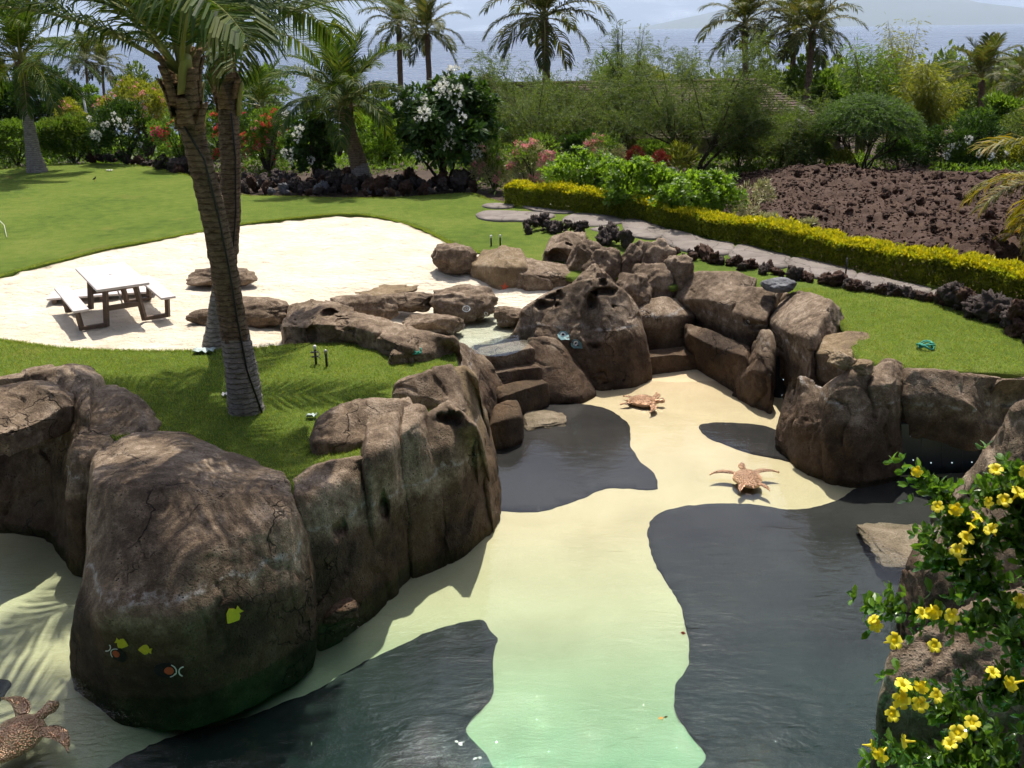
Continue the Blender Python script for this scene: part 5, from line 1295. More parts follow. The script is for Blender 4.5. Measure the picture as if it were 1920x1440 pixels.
for k, (u0, v0, u1, v1, lab, mat) in enumerate([(1180, 262, 1290, 330, 'low green shrub at the feet of the tall open feathery tree', 'leaf_mid'), (1330, 250, 1440, 330, 'low olive shrub between the open feathery trees', 'leaf_olive'), (1050, 245, 1130, 318, 'dark low shrub under the wide feathery tree', 'leaf_deep'), (880, 255, 960, 320, 'olive shrub right of the big dark plumeria', 'leaf_olive'),
        (1640, 262, 1740, 332, 'low dark shrub along the far rim of the lava', 'leaf_deep'), (1500, 268, 1580, 330, 'low green shrub along the far rim of the lava', 'leaf_mid'), (1860, 262, 1990, 345, 'low yellow-green shrub at the right rim of the lava', 'leaf_bamboo'), (1770, 270, 1860, 336, 'small green shrub below the dark white-flowered bush', 'leaf_mid')]):
    shrub(lab, (u0, v0, u1, v1), Y=36.5, n=2400, leaf=.14, wid=.35, mat=mat, nb=26, depth=.5, group='low shrubs filling the bed', seed=120 + k, low=-.3, z=None)
# woods beyond, tree by tree near the garden
rg = np.random.default_rng(5)
for k, (lab, u0, v0, u1, Y, mat) in enumerate([
    ('bushy tree in the gap left of the big plumeria', 640, 195, 760, 48, 'leaf_mid'), ('olive tree behind the short leaning palm crown', 560, 150, 700, 56, 'leaf_olive'), ('green tree behind the near palm trunks', 430, 120, 580, 58, 'leaf_mid'),
    ('dark tree behind the straight palm trunk', 330, 110, 460, 60, 'leaf_deep'), ('olive tree left of the near palm crown', 210, 120, 340, 62, 'leaf_olive'), ('low tree below the far thin palms', 120, 160, 230, 60, 'leaf_mid'),
    ('yellow-green tree behind the wide feathery tree', 1130, 118, 1290, 62, 'leaf_bamboo'), ('green tree between the feathery trees', 1080, 110, 1190, 64, 'leaf_mid'), ('olive tree behind the low feathery tree', 1380, 100, 1480, 60, 'leaf_olive'),
    ('green tree under the distant palm pair', 1440, 105, 1560, 56, 'leaf_mid'), ('low green tree right of the shingle roof', 1500, 130, 1600, 50, 'leaf_mid'), ('broad olive tree right of the bamboo', 1760, 120, 1880, 60, 'leaf_olive'), ('olive scrub tree at the right edge below the sea', 1850, 110, 1990, 66, 'leaf_olive'),
    ('olive tree beyond the bamboo', 1690, 95, 1800, 75, 'leaf_olive'), ('green tree low behind the big plumeria', 640, 150, 760, 60, 'leaf_olive'), ('green tree low at the right behind the dark bush', 1790, 180, 1930, 46, 'leaf_mid')]):
    zb = float(zterrain(np.array([[0 if u0 < 900 else 15, Y]]))[0]) - .4
    vb = 720 - FPX * math.tan(math.atan2(zb - CAMH, Y) + PITCH)
    shrub(lab, (u0, v0, u1, vb), Y=Y, n=4200, leaf=.26, wid=.35, mat=mat, nb=40, depth=.9, name='scrub_tree', cat='tree', group='scrub trees beyond the garden', seed=80 + k, br=.26, low=-.8, z=None)
# the far wood on the slope to the shore
def far_wood(name, n, xr, yr, label, seed, leaf=.9, hr=(3, 6), mat='leaf_olive'):
    rg = np.random.default_rng(seed); xs = rg.uniform(*xr, n); ys = yr[0] + (yr[1] - yr[0]) * rg.random(n) ** 1.3
    V = []; D_ = []; per = 130
    for x, y in zip(xs, ys):
        x = x * y / yr[0]
        z = float(zterrain(np.array([[x, y]]))[0]) - .6; h = rg.uniform(*hr); w = h * rg.uniform(.7, 1.1)
        p, d = clumps((x, y, z + h * .5), (w, w, h * .5), 9, per, rg, .42, .3, -.5); V.append(p); D_.append(d)
    o = link(name, leaf_mesh(name, np.concatenate(V), np.concatenate(D_) + rg.normal(size=(n * per, 3)) * .5, leaf, .5, .1, rg), M[mat]); tag(o, label, 'wood', None, 'stuff')
far_wood('far_wood', 420, (14, 52), (80, 420), 'far olive scrub wood sloping down to the sea on the right', 6)
far_wood('far_scrub', 300, (-45, 14), (75, 260), 'far low scrub between the garden and the sea', 7, .7, (1.4, 2.6), 'leaf_mid')
# ---------------------------------------------------------------- lava stones
LM = []
for k in range(8):
    V, f = unit_rock(200 + k, .3, 4, .34, .26, 6)
    for mname in ('lava', 'lava_dark', 'lava_grey'):
        m = mesh_np('lava_stone', V, f); m.materials.append(M[mname]); LM.append((mname, m))
def stones(n, centre_px, wpx, size, label, group, seed, z=0.0, kinds=('lava', 'lava_dark'), zjit=.0, name='lava_stone'):
    """n stones strewn along a line of the view"""
    rg = np.random.default_rng(seed); line = np.array(centre_px, float)
    d = np.linalg.norm(line[1:] - line[:-1], axis=1); s = np.concatenate([[0], np.cumsum(d)])
    pool = [m for k, m in LM if k in kinds]
    for i in range(n):
        t = s[-1] * (i + rg.random()) / n; u = np.interp(t, s, line[:, 0]); v = np.interp(t, s, line[:, 1])
        h = rg.normal() * .5; zz = z + max(0, zjit * (1 - abs(h)) * rg.random())
        p = P(u + rg.normal() * 3, v + wpx * h, z)
        q = rg.uniform(*size) * rg.choice([.55, .8, 1.0, 1.0, 1.4])
        o = link(name, pool[int(rg.integers(len(pool)))]); tag(o, label, 'stone', group)
        o.location = (p[0], p[1], zz + q * .28); o.rotation_euler = tuple(rg.uniform(0, 6, 3)); o.scale = (q * .5 * rg.uniform(.8, 1.4), q * .5, q * .42)
stones(66, [(1262, 476), (1325, 486), (1380, 498), (1450, 514), (1500, 520), (1560, 534), (1630, 546), (1728, 560), (1825, 584), (1900, 612), (1960, 650)], 5, (.15, .30), 'dark lava stone in the low edging between the right lawn and the flagstones', 'lava stones edging the path', 1)
stones(26, [(1790, 578), (1840, 594), (1900, 622), (1960, 655)], 7, (.2, .4), 'dark lava stone heaped at the right end of the path edging', 'lava stones at the right end of the edging', 2, zjit=.25)
stones(32, [(985, 432), (1040, 430), (1100, 442)], 9, (.13, .27), 'black lava stone heaped beside the flagstones left of the jagged cluster', 'black lava heap by the path', 3, kinds=('lava_dark',), zjit=.3)
stones(16, [(1122, 448), (1175, 466)], 8, (.14, .27), 'black lava stone between the two boulder clusters', 'black lava between the boulder clusters', 4, kinds=('lava_dark',), zjit=.25)
stones(78, [(448, 350), (520, 345), (600, 350), (680, 352), (760, 352), (840, 352), (890, 350)], 12, (.22, .46), 'brown lava stone in the bank under the plumeria and the short palm', 'lava stones under the planting', 5, zjit=.22)
stones(30, [(450, 352), (560, 360), (680, 362), (800, 358), (880, 352)], 6, (.22, .42), 'grey-brown stone in the front row of the bank along the lawn', 'front stones of the bank', 6, kinds=('lava', 'lava_grey', 'lava_dark'))
stones(34, [(165, 300), (260, 306), (350, 322), (440, 348)], 5, (.25, .5), 'dark lava stone edging the upper lawn behind the near palms', 'lava stones edging the upper lawn', 7)
# lava field: rough cinder ground, its biggest lumps, and the small rubble
FIELD_PX = [(1330, 345), (1420, 318), (1560, 318), (1750, 322), (1960, 322), (2150, 400), (2150, 640), (1960, 575), (1850, 548), (1750, 530), (1640, 512), (1540, 490), (1440, 462), (1385, 430), (1350, 395)]
field = smooth_poly([P(u, v, 0)[:2] for u, v in FIELD_PX], .4)
fc = field.mean(0)
def zfield(xy):
    q = np.column_stack([xy, np.zeros(len(xy))])
    dmin = np.min(np.linalg.norm(xy[:, None, :] - field[None, ::3, :], axis=2), axis=1)
    m = np.clip(dmin / 2.5, 0, 1)
    F1, F2, ID = voro(q * 2.2 + .3 * np.stack([fbm(q * 2, 2, 1), fbm(q * 2, 2, 2), q[:, 0] * 0], 1), 4)
    return -.10 + m * (.30 + .20 * fbm(q * .55, 3, 14) + .06 * (.5 - F1) + .10 * fbm(q * 3.1, 4, 15) + .07 * fbm(q * 8, 2, 16))
o = sheet('lava_field', field, [], .12, zfield, M['lava'], .2)
tag(o, kind='structure')
rg = np.random.default_rng(9)
cand = rg.uniform(field.min(0), field.max(0), (1600, 2)); cand = cand[pip(cand, field)]
pool = [m for k, m in LM if k in ('lava',)]
zz = zfield(cand)
for i in range(70):
    q = rg.uniform(.14, .34) * rg.choice([.8, 1, 1.5]); o = link('lava_lump', pool[int(rg.integers(len(pool)))]); tag(o, 'large rough lump of red-brown lava lying in the lava field', 'rock', 'large lumps in the lava field')
    o.location = (cand[i, 0], cand[i, 1], zz[i] + q * .12); o.rotation_euler = tuple(rg.uniform(0, 6, 3)); o.scale = (q * .5, q * .5 * rg.uniform(.7, 1.2), q * .42)
VV = []; FF = []; off = 0
base = []
for k in range(6):
    V, f = unit_rock(300 + k, .3, 1, .55, .45, 3); base.append((V, f))
cand = rg.uniform(field.min(0), field.max(0), (19000, 2)); cand = cand[pip(cand, field)]; zz = zfield(cand)
for i in range(len(cand)):
    V, f = base[i % 6]; q = min(.13, .021 / (rg.random() + .004) ** .4); a = rg.uniform(0, 6.28); c, s = math.cos(a), math.sin(a)
    W_ = V * q * np.array([1.2, .9, .8]); W_ = np.column_stack([W_[:, 0] * c - W_[:, 1] * s, W_[:, 0] * s + W_[:, 1] * c, W_[:, 2]])
    VV.append(W_ + np.array([cand[i, 0], cand[i, 1], zz[i] + q * .15])); FF.append(f + off); off += len(V)
o = link('lava_rubble', mesh_np('lava_rubble', np.concatenate(VV), np.concatenate(FF)), M['lava']); tag(o, 'small red-brown lava rubble covering the lava field', 'rubble', None, 'stuff')
# ---------------------------------------------------------------- picnic table
tc = np.mean([P(189, 544, .75), P(275, 531, .75), P(145, 500, .75), P(226, 488, .75)], 0)
ax = P(145, 500, .75) - P(189, 544, .75); rz = math.atan2(ax[1], ax[0]) - math.pi / 2
t = empty('picnic_table', (tc[0], tc[1], -.06), 'white-topped picnic table with brown legs and two benches on the sand', 'table', None, rz)
LEN, WID, HT = 2.05, .92, .80
mb = MB(); mb.box((0, 0, HT - .025), (WID, LEN, .05), bev=.015); top = mb.build('tabletop', M['table_top'], t, smooth=False)
mb = MB(); mb.tube([(0, .05, HT + .002), (0, .05, HT + .004)], .03, 10); mb.build('umbrella_hole_cap', M['steel'], top)
for s in (-1, 1):
    mb = MB(); mb.box((s * .76, 0, .45), (.27, LEN * .98, .045), bev=.012); mb.build('bench_seat', M['table_top'], t, smooth=False)
for e in (-1, 1):
    y = e * .72
    for s in (-1, 1):
        mb = MB()
        mb.tube([(s * .26, y, HT - .06), (s * .34, y, .03)], .055, 4); mb.build('leg', M['table_leg'], t, smooth=False)
        mb = MB(); mb.tube([(s * .80, y, .42), (s * .76, y, .03)], .05, 4); mb.build('leg', M['table_leg'], t, smooth=False)
        mb = MB(); mb.box((s * .56, y, .06), (.46, .07, .07)); mb.build('foot_rail', M['table_leg'], t, smooth=False)
    mb = MB(); mb.box((0, y, .36), (.58, .06, .09)); mb.build('crossbar', M['table_leg'], t, smooth=False)
    mb = MB(); mb.box((0, y, HT - .09), (.62, .06, .08)); mb.build('crossbar', M['table_leg'], t, smooth=False)
    mb = MB(); mb.tube([(0, y, .36), (0, e * .2, HT - .06)], .014, 6); mb.build('brace', M['steel'], t)
# low board platform behind it
c = P(195, 552, 0); c2 = P(240, 545, 0)
t = empty('plank_platform', (P(178, 563, 0)[0], P(178, 558, 0)[1] + .25, -.05), 'low weathered plank platform lying in the sand behind the picnic table', 'platform', None, R(14))
for k in range(4):
    mb = MB(); mb.box((0, -.24 + k * .16, .10), (2.05, .15, .04), bev=.006); mb.build('plank', M['table_top'], t, smooth=False)
for s in (-.9, 0, .9):
    mb = MB(); mb.box((s, 0, .04), (.09, .6, .08)); mb.build('bearer', M['table_leg'], t, smooth=False)
# ---------------------------------------------------------------- copper turtles
def turtle(label, pos, rz, size, tilt=(0, 0), flip=0.0, z=.10):
    root = empty('turtle', pos, label, 'turtle sculpture', 'copper turtles on the pool floor', rz)
    def shell(sx, sy, sz, n=26, m=14):
        V = []; F = []
        for i in range(m + 1):
            r_ = i / m
            for j in range(n):
                a = 2 * math.pi * j / n
                ex = 1.0 if math.sin(a) > 0 else 1.22       # pointed towards the tail
                w = (1 - .18 * max(0, -math.sin(a)))
                V.append((math.cos(a) * r_ * sx * w, math.sin(a) * r_ * sy * ex, sz * (1 - r_ ** 2.2) + .015 * math.sin(a * 9) * r_ * (1 - r_) * 2))
        for i in range(m):
            for j in range(n): F.append((i * n + j, i * n + (j + 1) % n, (i + 1) * n + (j + 1) % n, (i + 1) * n + j))
        b = len(V); V += [(x, y, -.05 * size) for x, y, _ in V[m * n:(m + 1) * n]]
        for j in range(n): F.append((m * n + j, m * n + (j + 1) % n, b + (j + 1) % n, b + j))
        F.append(tuple(b + j for j in range(n)))
        return V, F
    s = size
    mb = MB(); mb.add(*shell(.27 * s, .30 * s, .13 * s)); o = mb.build('shell', M['copper'], root, (0, 0, z))
    def flap(p0, p1, p2, w0, w1, name):
        mb = MB(); pts = []
        for t_ in np.linspace(0, 1, 9):
            q = (1 - t_) ** 2 * np.array(p0) + 2 * t_ * (1 - t_) * np.array(p1) + t_ ** 2 * np.array(p2); pts.append(q)
        V = []; 
        for i, q in enumerate(pts):
            t_ = i / 8; tg = unit(pts[min(i + 1, 8)] - pts[max(i - 1, 0)]); n_ = np.array([-tg[1], tg[0], 0]); w = (w0 * (1 - t_) + w1 * t_) * (math.sin(math.pi * (.22 + .76 * t_)) ** .8)
            for a, hh in ((-1, 0), (0, .022 * s), (1, 0), (0, -.018 * s)): V.append(q + n_ * w * a + np.array([0, 0, hh]))
        F = [(i * 4 + j, i * 4 + (j + 1) % 4, (i + 1) * 4 + (j + 1) % 4, (i + 1) * 4 + j) for i in range(8) for j in range(4)] + [(0, 1, 2, 3), (35, 34, 33, 32)]
        mb.add(V, F); mb.build(name, M['copper'], root, (0, 0, z))
    for sg in (-1, 1):
        flap((sg * .20 * s, .20 * s, 0), (sg * .42 * s, .34 * s, .02), (sg * .66 * s, .20 * s, -.02 * s + flip), .095 * s, .05 * s, 'front_flipper')
        flap((sg * .14 * s, -.27 * s, 0), (sg * .24 * s, -.36 * s, .0), (sg * .27 * s, -.52 * s, -.03 * s), .07 * s, .045 * s, 'hind_flipper')
    mb = MB(); mb.tube([(0, .26 * s, .01), (0, .34 * s, .03 * s), (0, .42 * s, .04 * s), (0, .48 * s, .02 * s)], [.055 * s, .05 * s, .07 * s, .03 * s], 10); mb.build('head', M['copper'], root, (0, 0, z))
    mb = MB(); mb.tube([(0, -.34 * s, -.01), (0, -.44 * s, -.02 * s)], [.03 * s, .006 * s], 6); mb.build('tail', M['copper'], root, (0, 0, z))
    root.rotation_euler = (tilt[0], tilt[1], rz)
    return root
p = PF(1400, 915); turtle('copper turtle with spread flippers in the bright middle of the pool', p + np.array([0, 0, .02]), R(2), .82, z=.16)
p = PF(1207, 760); turtle('copper turtle lying sideways near the pierced rock', p + np.array([0, 0, .01]), R(-104), .80, z=.08)
p = PF(44, 1436); turtle('large shining copper turtle in the bottom left corner', p + np.array([0, 0, .20]), R(-38), .98, (R(8), 0), z=.18)
# ---------------------------------------------------------------- star-lit panels under the overhangs
def star_panel(label, q, nx, ny, seed):
    q = [np.array(a, float) for a in q]; c = sum(q) / 4
    root = empty('star_panel', c, label, 'panel')
    n = unit(np.cross(q[1] - q[0], q[3] - q[0])); n = n if n[1] < 0 else -n
    mb = MB(); V = [a - c for a in q] + [a - c - n * .06 for a in q]
    mb.add(V, [(0, 1, 2, 3), (7, 6, 5, 4), (0, 4, 5, 1), (1, 5, 6, 2), (2, 6, 7, 3), (3, 7, 4, 0)]); mb.build('tiled_back', M['navy_tile'], root, smooth=False)
    rg = np.random.default_rng(seed)
    for i in range(nx):
        for j in range(ny):
            s, t_ = (i + .5 + rg.uniform(-.12, .12)) / nx, (j + .5 + rg.uniform(-.1, .1)) / ny
            p = (q[0] * (1 - s) + q[1] * s) * (1 - t_) + (q[3] * (1 - s) + q[2] * s) * t_ - c + n * .006
            mb = MB(); mb.tube([p - n * .004, p + n * .006], .009, 8); mb.build('star_light', M['star'], root)
    for i in range(1, nx):      # raised joints
        s = i / nx; a = q[0] * (1 - s) + q[1] * s - c + n * .004; b = q[3] * (1 - s) + q[2] * s - c + n * .004
        mb = MB(); mb.tube([a, b], .003, 4); mb.build('joint', M['navy_tile'], root)
Yp = P(1445, 745, -1.5)[1] + .12
star_panel('tilted navy star panel under the overhanging brown rock', [PY(1436, 668, Yp + .25), PY(1500, 668, Yp - .1), PY(1500, 800, Yp - .35), PY(1436, 765, Yp)], 3, 4, 1)
Yq = 13.2
star_panel('wide navy star panel under the long lintel rock', [PY(1690, 795, Yq + .35), PY(1880, 795, Yq + .45), PY(1880, 935, Yq + .45), PY(1690, 935, Yq + .35)], 5, 3, 2)
# ---------------------------------------------------------------- painted and carved marks on the rocks
DG = None
def on_rock(o, u, v):
    """where the line of sight through (u, v) meets a rock: point and normal in world space"""
    global DG
    if DG is None: bpy.context.view_layer.update(); DG = bpy.context.evaluated_depsgraph_get()
    d = Vector(ray(u, v)).normalized(); inv = o.matrix_world.inverted()
    hit, loc, nor, _ = o.ray_cast(inv @ Vector((0, 0, CAMH)), (inv.to_3x3() @ d).normalized())
    return (Vector(loc), Vector(nor)) if hit else (None, None)
def decal(o, u, v, pts, mat, name, scale, rot=0.0, lift=.012, parent=None):
    """a flat painted shape laid on the rock surface point by point (pts in units of `scale` pixels)"""
    c, s = math.cos(rot), math.sin(rot); V = []
    for (x, y) in pts:
        uu, vv = u + (x * c - y * s) * scale, v + (x * s + y * c) * scale
        l, n = on_rock(o, uu, vv)
        if l is None: return None
        V.append(np.array(l + n * lift))
    l, n = on_rock(o, u, v)
    if l is None: return None
    V = [np.array(l + n * lift)] + V; k = len(pts)
    mb = MB(); mb.add(V, [(0, 1 + i, 1 + (i + 1) % k) for i in range(k)])
    ob = mb.build(name, M[mat], o, smooth=False)
    m = ob.modifiers.new('thick', 'SOLIDIFY'); m.thickness = .004; m.offset = 0
    return ob
FISH = [(-1, .1), (-.75, -.2), (-.35, -.62), (.15, -.78), (.5, -.45), (.62, -.15), (1.0, -.35), (.92, .1), (1.0, .45), (.6, .15), (.45, .5), (.05, .72), (-.4, .5), (-.78, .28)]
OVAL = [(math.cos(a), .62 * math.sin(a)) for a in np.linspace(0, 2 * math.pi, 18, endpoint=False)]
def ring(r0, r1, sy=1.0, a0=0, a1=2 * math.pi, n=20):
    A = np.linspace(a0, a1, n)
    return [(r1 * math.cos(a), sy * r1 * math.sin(a)) for a in A] , [(r0 * math.cos(a), sy * r0 * math.sin(a)) for a in A]
def ring_decal(o, u, v, r0, r1, mat, name, scale, sy=.8, a0=0, a1=2 * math.pi, rot=0, lift=.014):
    A, Bq = ring(r0, r1, sy, a0, a1); c, s = math.cos(rot), math.sin(rot); V = []
    for (x, y) in A + Bq:
        l, n = on_rock(o, u + (x * c - y * s) * scale, v + (x * s + y * c) * scale)
        if l is None: return
        V.append(np.array(l + n * lift))
    k = len(A); mb = MB(); mb.add(V, [(i, i + 1, k + i + 1, k + i) for i in range(k - 1)])
    ob = mb.build(name, M[mat], o, smooth=False); m = ob.modifiers.new('thick', 'SOLIDIFY'); m.thickness = .004; m.offset = 0
decal(BIG, 437, 1153, FISH, 'paint_yellow', 'painted_fish', 19, R(-48))
decal(BIG, 229, 1205, FISH, 'paint_yellow', 'painted_fish', 13, R(205))
decal(BIG, 273, 1217, FISH, 'paint_yellow', 'painted_fish', 13, R(8))
for (u, v, sc, rt) in ((311, 1255, 22, R(4)), (224, 1227, 17, R(214))):
    decal(BIG, u, v, OVAL, 'paint_black', 'painted_fish', sc, rt)
    decal(BIG, u + .35 * sc * math.cos(rt), v + .35 * sc * math.sin(rt), [(x * .42, y * .5) for x, y in OVAL], 'paint_red', 'painted_spot', sc, rt, .02)
    ring_decal(BIG, u, v, .90, 1.0, 'paint_white', 'painted_outline', sc, .62, R(-60), R(60), rt, .02)
    ring_decal(BIG, u + 1.55 * sc * math.cos(rt), v + 1.55 * sc * math.sin(rt), .34, .44, 'paint_white', 'painted_tail', sc, 1.0, R(100), R(260), rt, .016)
for (u, v) in ((1056, 630), (1080, 645)):
    decal(CENTRE, u, v, [(-1, -.1), (-.5, -.75), (.3, -.8), (.9, -.3), (1.3, .5), (.6, .55), (-.2, .75), (-.8, .5)], 'paint_teal', 'carved_fish', 11, R(8), .02)
    ring_decal(CENTRE, u, v - 2, .5, .85, 'paint_white', 'painted_eye', 6, .9, lift=.03); decal(CENTRE, u, v - 2, OVAL, 'paint_black', 'painted_pupil', 3, 0, .028)
for (u, v) in ((874, 579), (911, 588)):
    ring_decal(RING, u, v, .72, 1.0, 'paint_white', 'carved_ring', 8, .8); ring_decal(RING, u, v, .3, .45, 'paint_white', 'carved_ring', 8, .8)

decal(STAR, 946, 538, [(math.cos(a) * (1 if k % 2 == 0 else .42), math.sin(a) * (1 if k % 2 == 0 else .42)) for k, a in enumerate(np.linspace(0, 2 * math.pi, 10, endpoint=False))], 'paint_red', 'painted_star', 9, R(-15))
ring_decal(EYE, 1402, 603, .55, 1.0, 'paint_white', 'painted_eye', 4, 1.0); decal(EYE, 1402, 603, OVAL, 'paint_black', 'painted_pupil', 4.5, R(70), .02)
decal(SLOPE, 192, 975, [(x * .55, y) for x, y in FISH], 'paint_yellow', 'painted_fish', 9, R(80))
# ---------------------------------------------------------------- garden fittings
def riser(label, u, v, h, cap, z=0.0, coil=False):
    p = P(u, v, z); r_ = empty('sprinkler_post', p, label, 'post', 'short sprinkler posts')
    mb = MB(); mb.tube([(0, 0, -.05), (0, 0, h)], .020, 10); mb.build('pipe', M['black_plastic'], r_)
    mb = MB(); mb.tube([(0, 0, h), (0, 0, h + .05), (0, 0, h + .07)], [.027, .027, .014], 10); mb.build('cap', M[cap], r_)
    if coil:
        mb = MB(); mb.tube([(.07 * math.cos(a), .07 * math.sin(a), .10 + .012 * a) for a in np.linspace(0, 12, 40)], .008, 5); mb.build('hose_coil', M['black_plastic'], r_)
riser('taller white-capped sprinkler post with a coiled hose on the lower lawn', 593, 684, .26, 'white_pvc', coil=True)
riser('shorter dark sprinkler post beside the coiled one on the lower lawn', 613, 688, .22, 'steel')
riser('white-capped sprinkler post behind the red-starred tan boulder, left of two', 921, 461, .20, 'white_pvc')
riser('white-capped sprinkler post behind the red-starred tan boulder, right of two', 938, 460, .20, 'white_pvc')
def coil(label, u, v, z, r_, seed, n=5):
    rg = np.random.default_rng(seed); p = P(u, v, z); root = empty('rope_coil', p, label, 'rope')
    for k in range(n):
        rr = r_ * rg.uniform(.5, 1.05); mb = MB(); a = np.linspace(0, rg.uniform(5, 7), 26); o_ = rg.normal(size=2) * r_ * .15; w_ = rg.uniform(0, 6)
        mb.tube([(o_[0] + rr * math.cos(q), o_[1] + rr * .9 * math.sin(q), .03 + r_ * .28 * (1 + math.sin(q * 1.7 + w_))) for q in a], .012, 6); mb.build('loop', M['green_rope'], root)
coil('tangle of sea-green rope on the right lawn', 1735, 655, 0, .14, 1)
coil('small heap of sea-green rope on the ridge rock by the lower lawn', 781, 664, .12, .10, 2)
def sheet_scrap(label, u, v, w, mat, seed):
    rg = np.random.default_rng(seed); p = P(u, v, .0); V = []; n = 7
    for i in range(n):
        for j in range(n): V.append(((i / (n - 1) - .5) * w, (j / (n - 1) - .5) * w * .7, .015 + .05 * abs(math.sin(i * 1.3 + seed)) * math.cos(j * .9) ** 2 + rg.uniform(0, .02)))
    mb = MB(); mb.add(V, [(i * n + j, (i + 1) * n + j, (i + 1) * n + j + 1, i * n + j + 1) for i in range(n - 1) for j in range(n - 1)])
    o = mb.build('plastic_scrap', M[mat], None, p); tag(o, label, 'scrap'); m = o.modifiers.new('t', 'SOLIDIFY'); m.thickness = .006
M['pale_teal'] = mat_plain('pale_teal_plastic', (0.36, 0.44, 0.43), .5)
sheet_scrap('pale crumpled plastic at the foot of the straight palm', 383, 660, .34, 'pale_teal', 1)
sheet_scrap('small white scrap left of the near palm foot', 428, 743, .16, 'white_pvc', 2)
sheet_scrap('small teal scrap on the lawn beside the capping slab', 584, 783, .14, 'pale_teal', 3)
sheet_scrap('tiny white scrap on the far upper lawn', 205, 321, .22, 'white_pvc', 4)
# hose end on the lawn at the left edge
mb = MB(); a0 = P(-14, 405, 0); a1 = P(13, 446, 0)
mb.tube([a0 + np.array([0, 0, .05]), (a0 * .7 + a1 * .3) + np.array([0, 0, .16]), (a0 * .35 + a1 * .65) + np.array([.1, 0, .12]), a1 + np.array([0, 0, .02])], .006, 6)
tag(mb.build('curved_hose', M['white_pvc']), 'thin pale hose end arching out of the upper lawn at the left edge', 'hose')
# bird on the lawn
p = P(178, 341, 0); r_ = empty('bird', p, 'small dark bird standing on the upper lawn', 'bird'); r_.scale = (.65, .65, .65)
mb = MB(); mb.tube([(-.13, 0, .12), (-.06, 0, .15), (0, 0, .18), (.05, 0, .22), (.075, 0, .275), (.10, 0, .285)], [.008, .035, .05, .038, .03, .012], 10); mb.build('body', M['black_plastic'], r_)
mb = MB(); mb.tube([(.10, 0, .285), (.14, 0, .28)], [.009, .002], 6); mb.build('beak', M['fl_orange'], r_)
for s in (-1, 1):
    mb = MB(); mb.tube([(0, s * .02, .15), (.01, s * .022, .07), (0, s * .024, 0.0)], .006, 5); mb.build('leg', M['fl_orange'], r_)
# light pole among the shrubs at the left, garden light box, hedge stake
p = PY(163, 222, 44); r_ = empty('light_pole', p, 'thin pale pole standing among the pink-flowered shrubs', 'pole')
mb = MB(); h = PY(163, 178, 44)[2] - p[2]; mb.tube([(0, 0, -.5), (0, 0, h)], .05, 8); mb.build('pole', M['white_pvc'], r_)
mb = MB(); mb.tube([(0, 0, h), (0, 0, h + .12)], [.09, .05], 8); mb.build('head', M['white_pvc'], r_)
p = P(1252, 356, 0); r_ = empty('garden_light', p, 'black box garden light among the bright green shrubs', 'light')
mb = MB(); mb.tube([(0, 0, -.1), (0, 0, .55)], .025, 8); mb.build('stake', M['black_plastic'], r_)
mb = MB(); mb.box((0, 0, .62), (.38, .30, .20), bev=.02); mb.build('housing', M['black_plastic'], r_, smooth=False)
p = P(1584, 528, 0); mb = MB(); mb.tube([(0, 0, -.1), (0, 0, .5)], .018, 8); tag(mb.build('hedge_stake', M['black_plastic'], None, p), 'thin dark stake in front of the golden hedge', 'stake')
for k, (u, v, lab) in enumerate([(342, 318, 'dark spotlight in the bed left of the near palm trunk'), (398, 292, 'pale spotlight between the two near palm trunks')]):
    p = P(u, v, 0); r_ = empty('spotlight', p, lab, 'light'); mb = MB(); mb.tube([(0, 0, -.1), (0, 0, .35)], .025, 8); mb.build('stake', M['black_plastic'], r_)
    mb = MB(); mb.tube([(0, .1, .42), (0, -.08, .46)], [.09, .11], 10); mb.build('housing', M['black_plastic'] if k == 0 else M['steel'], r_)
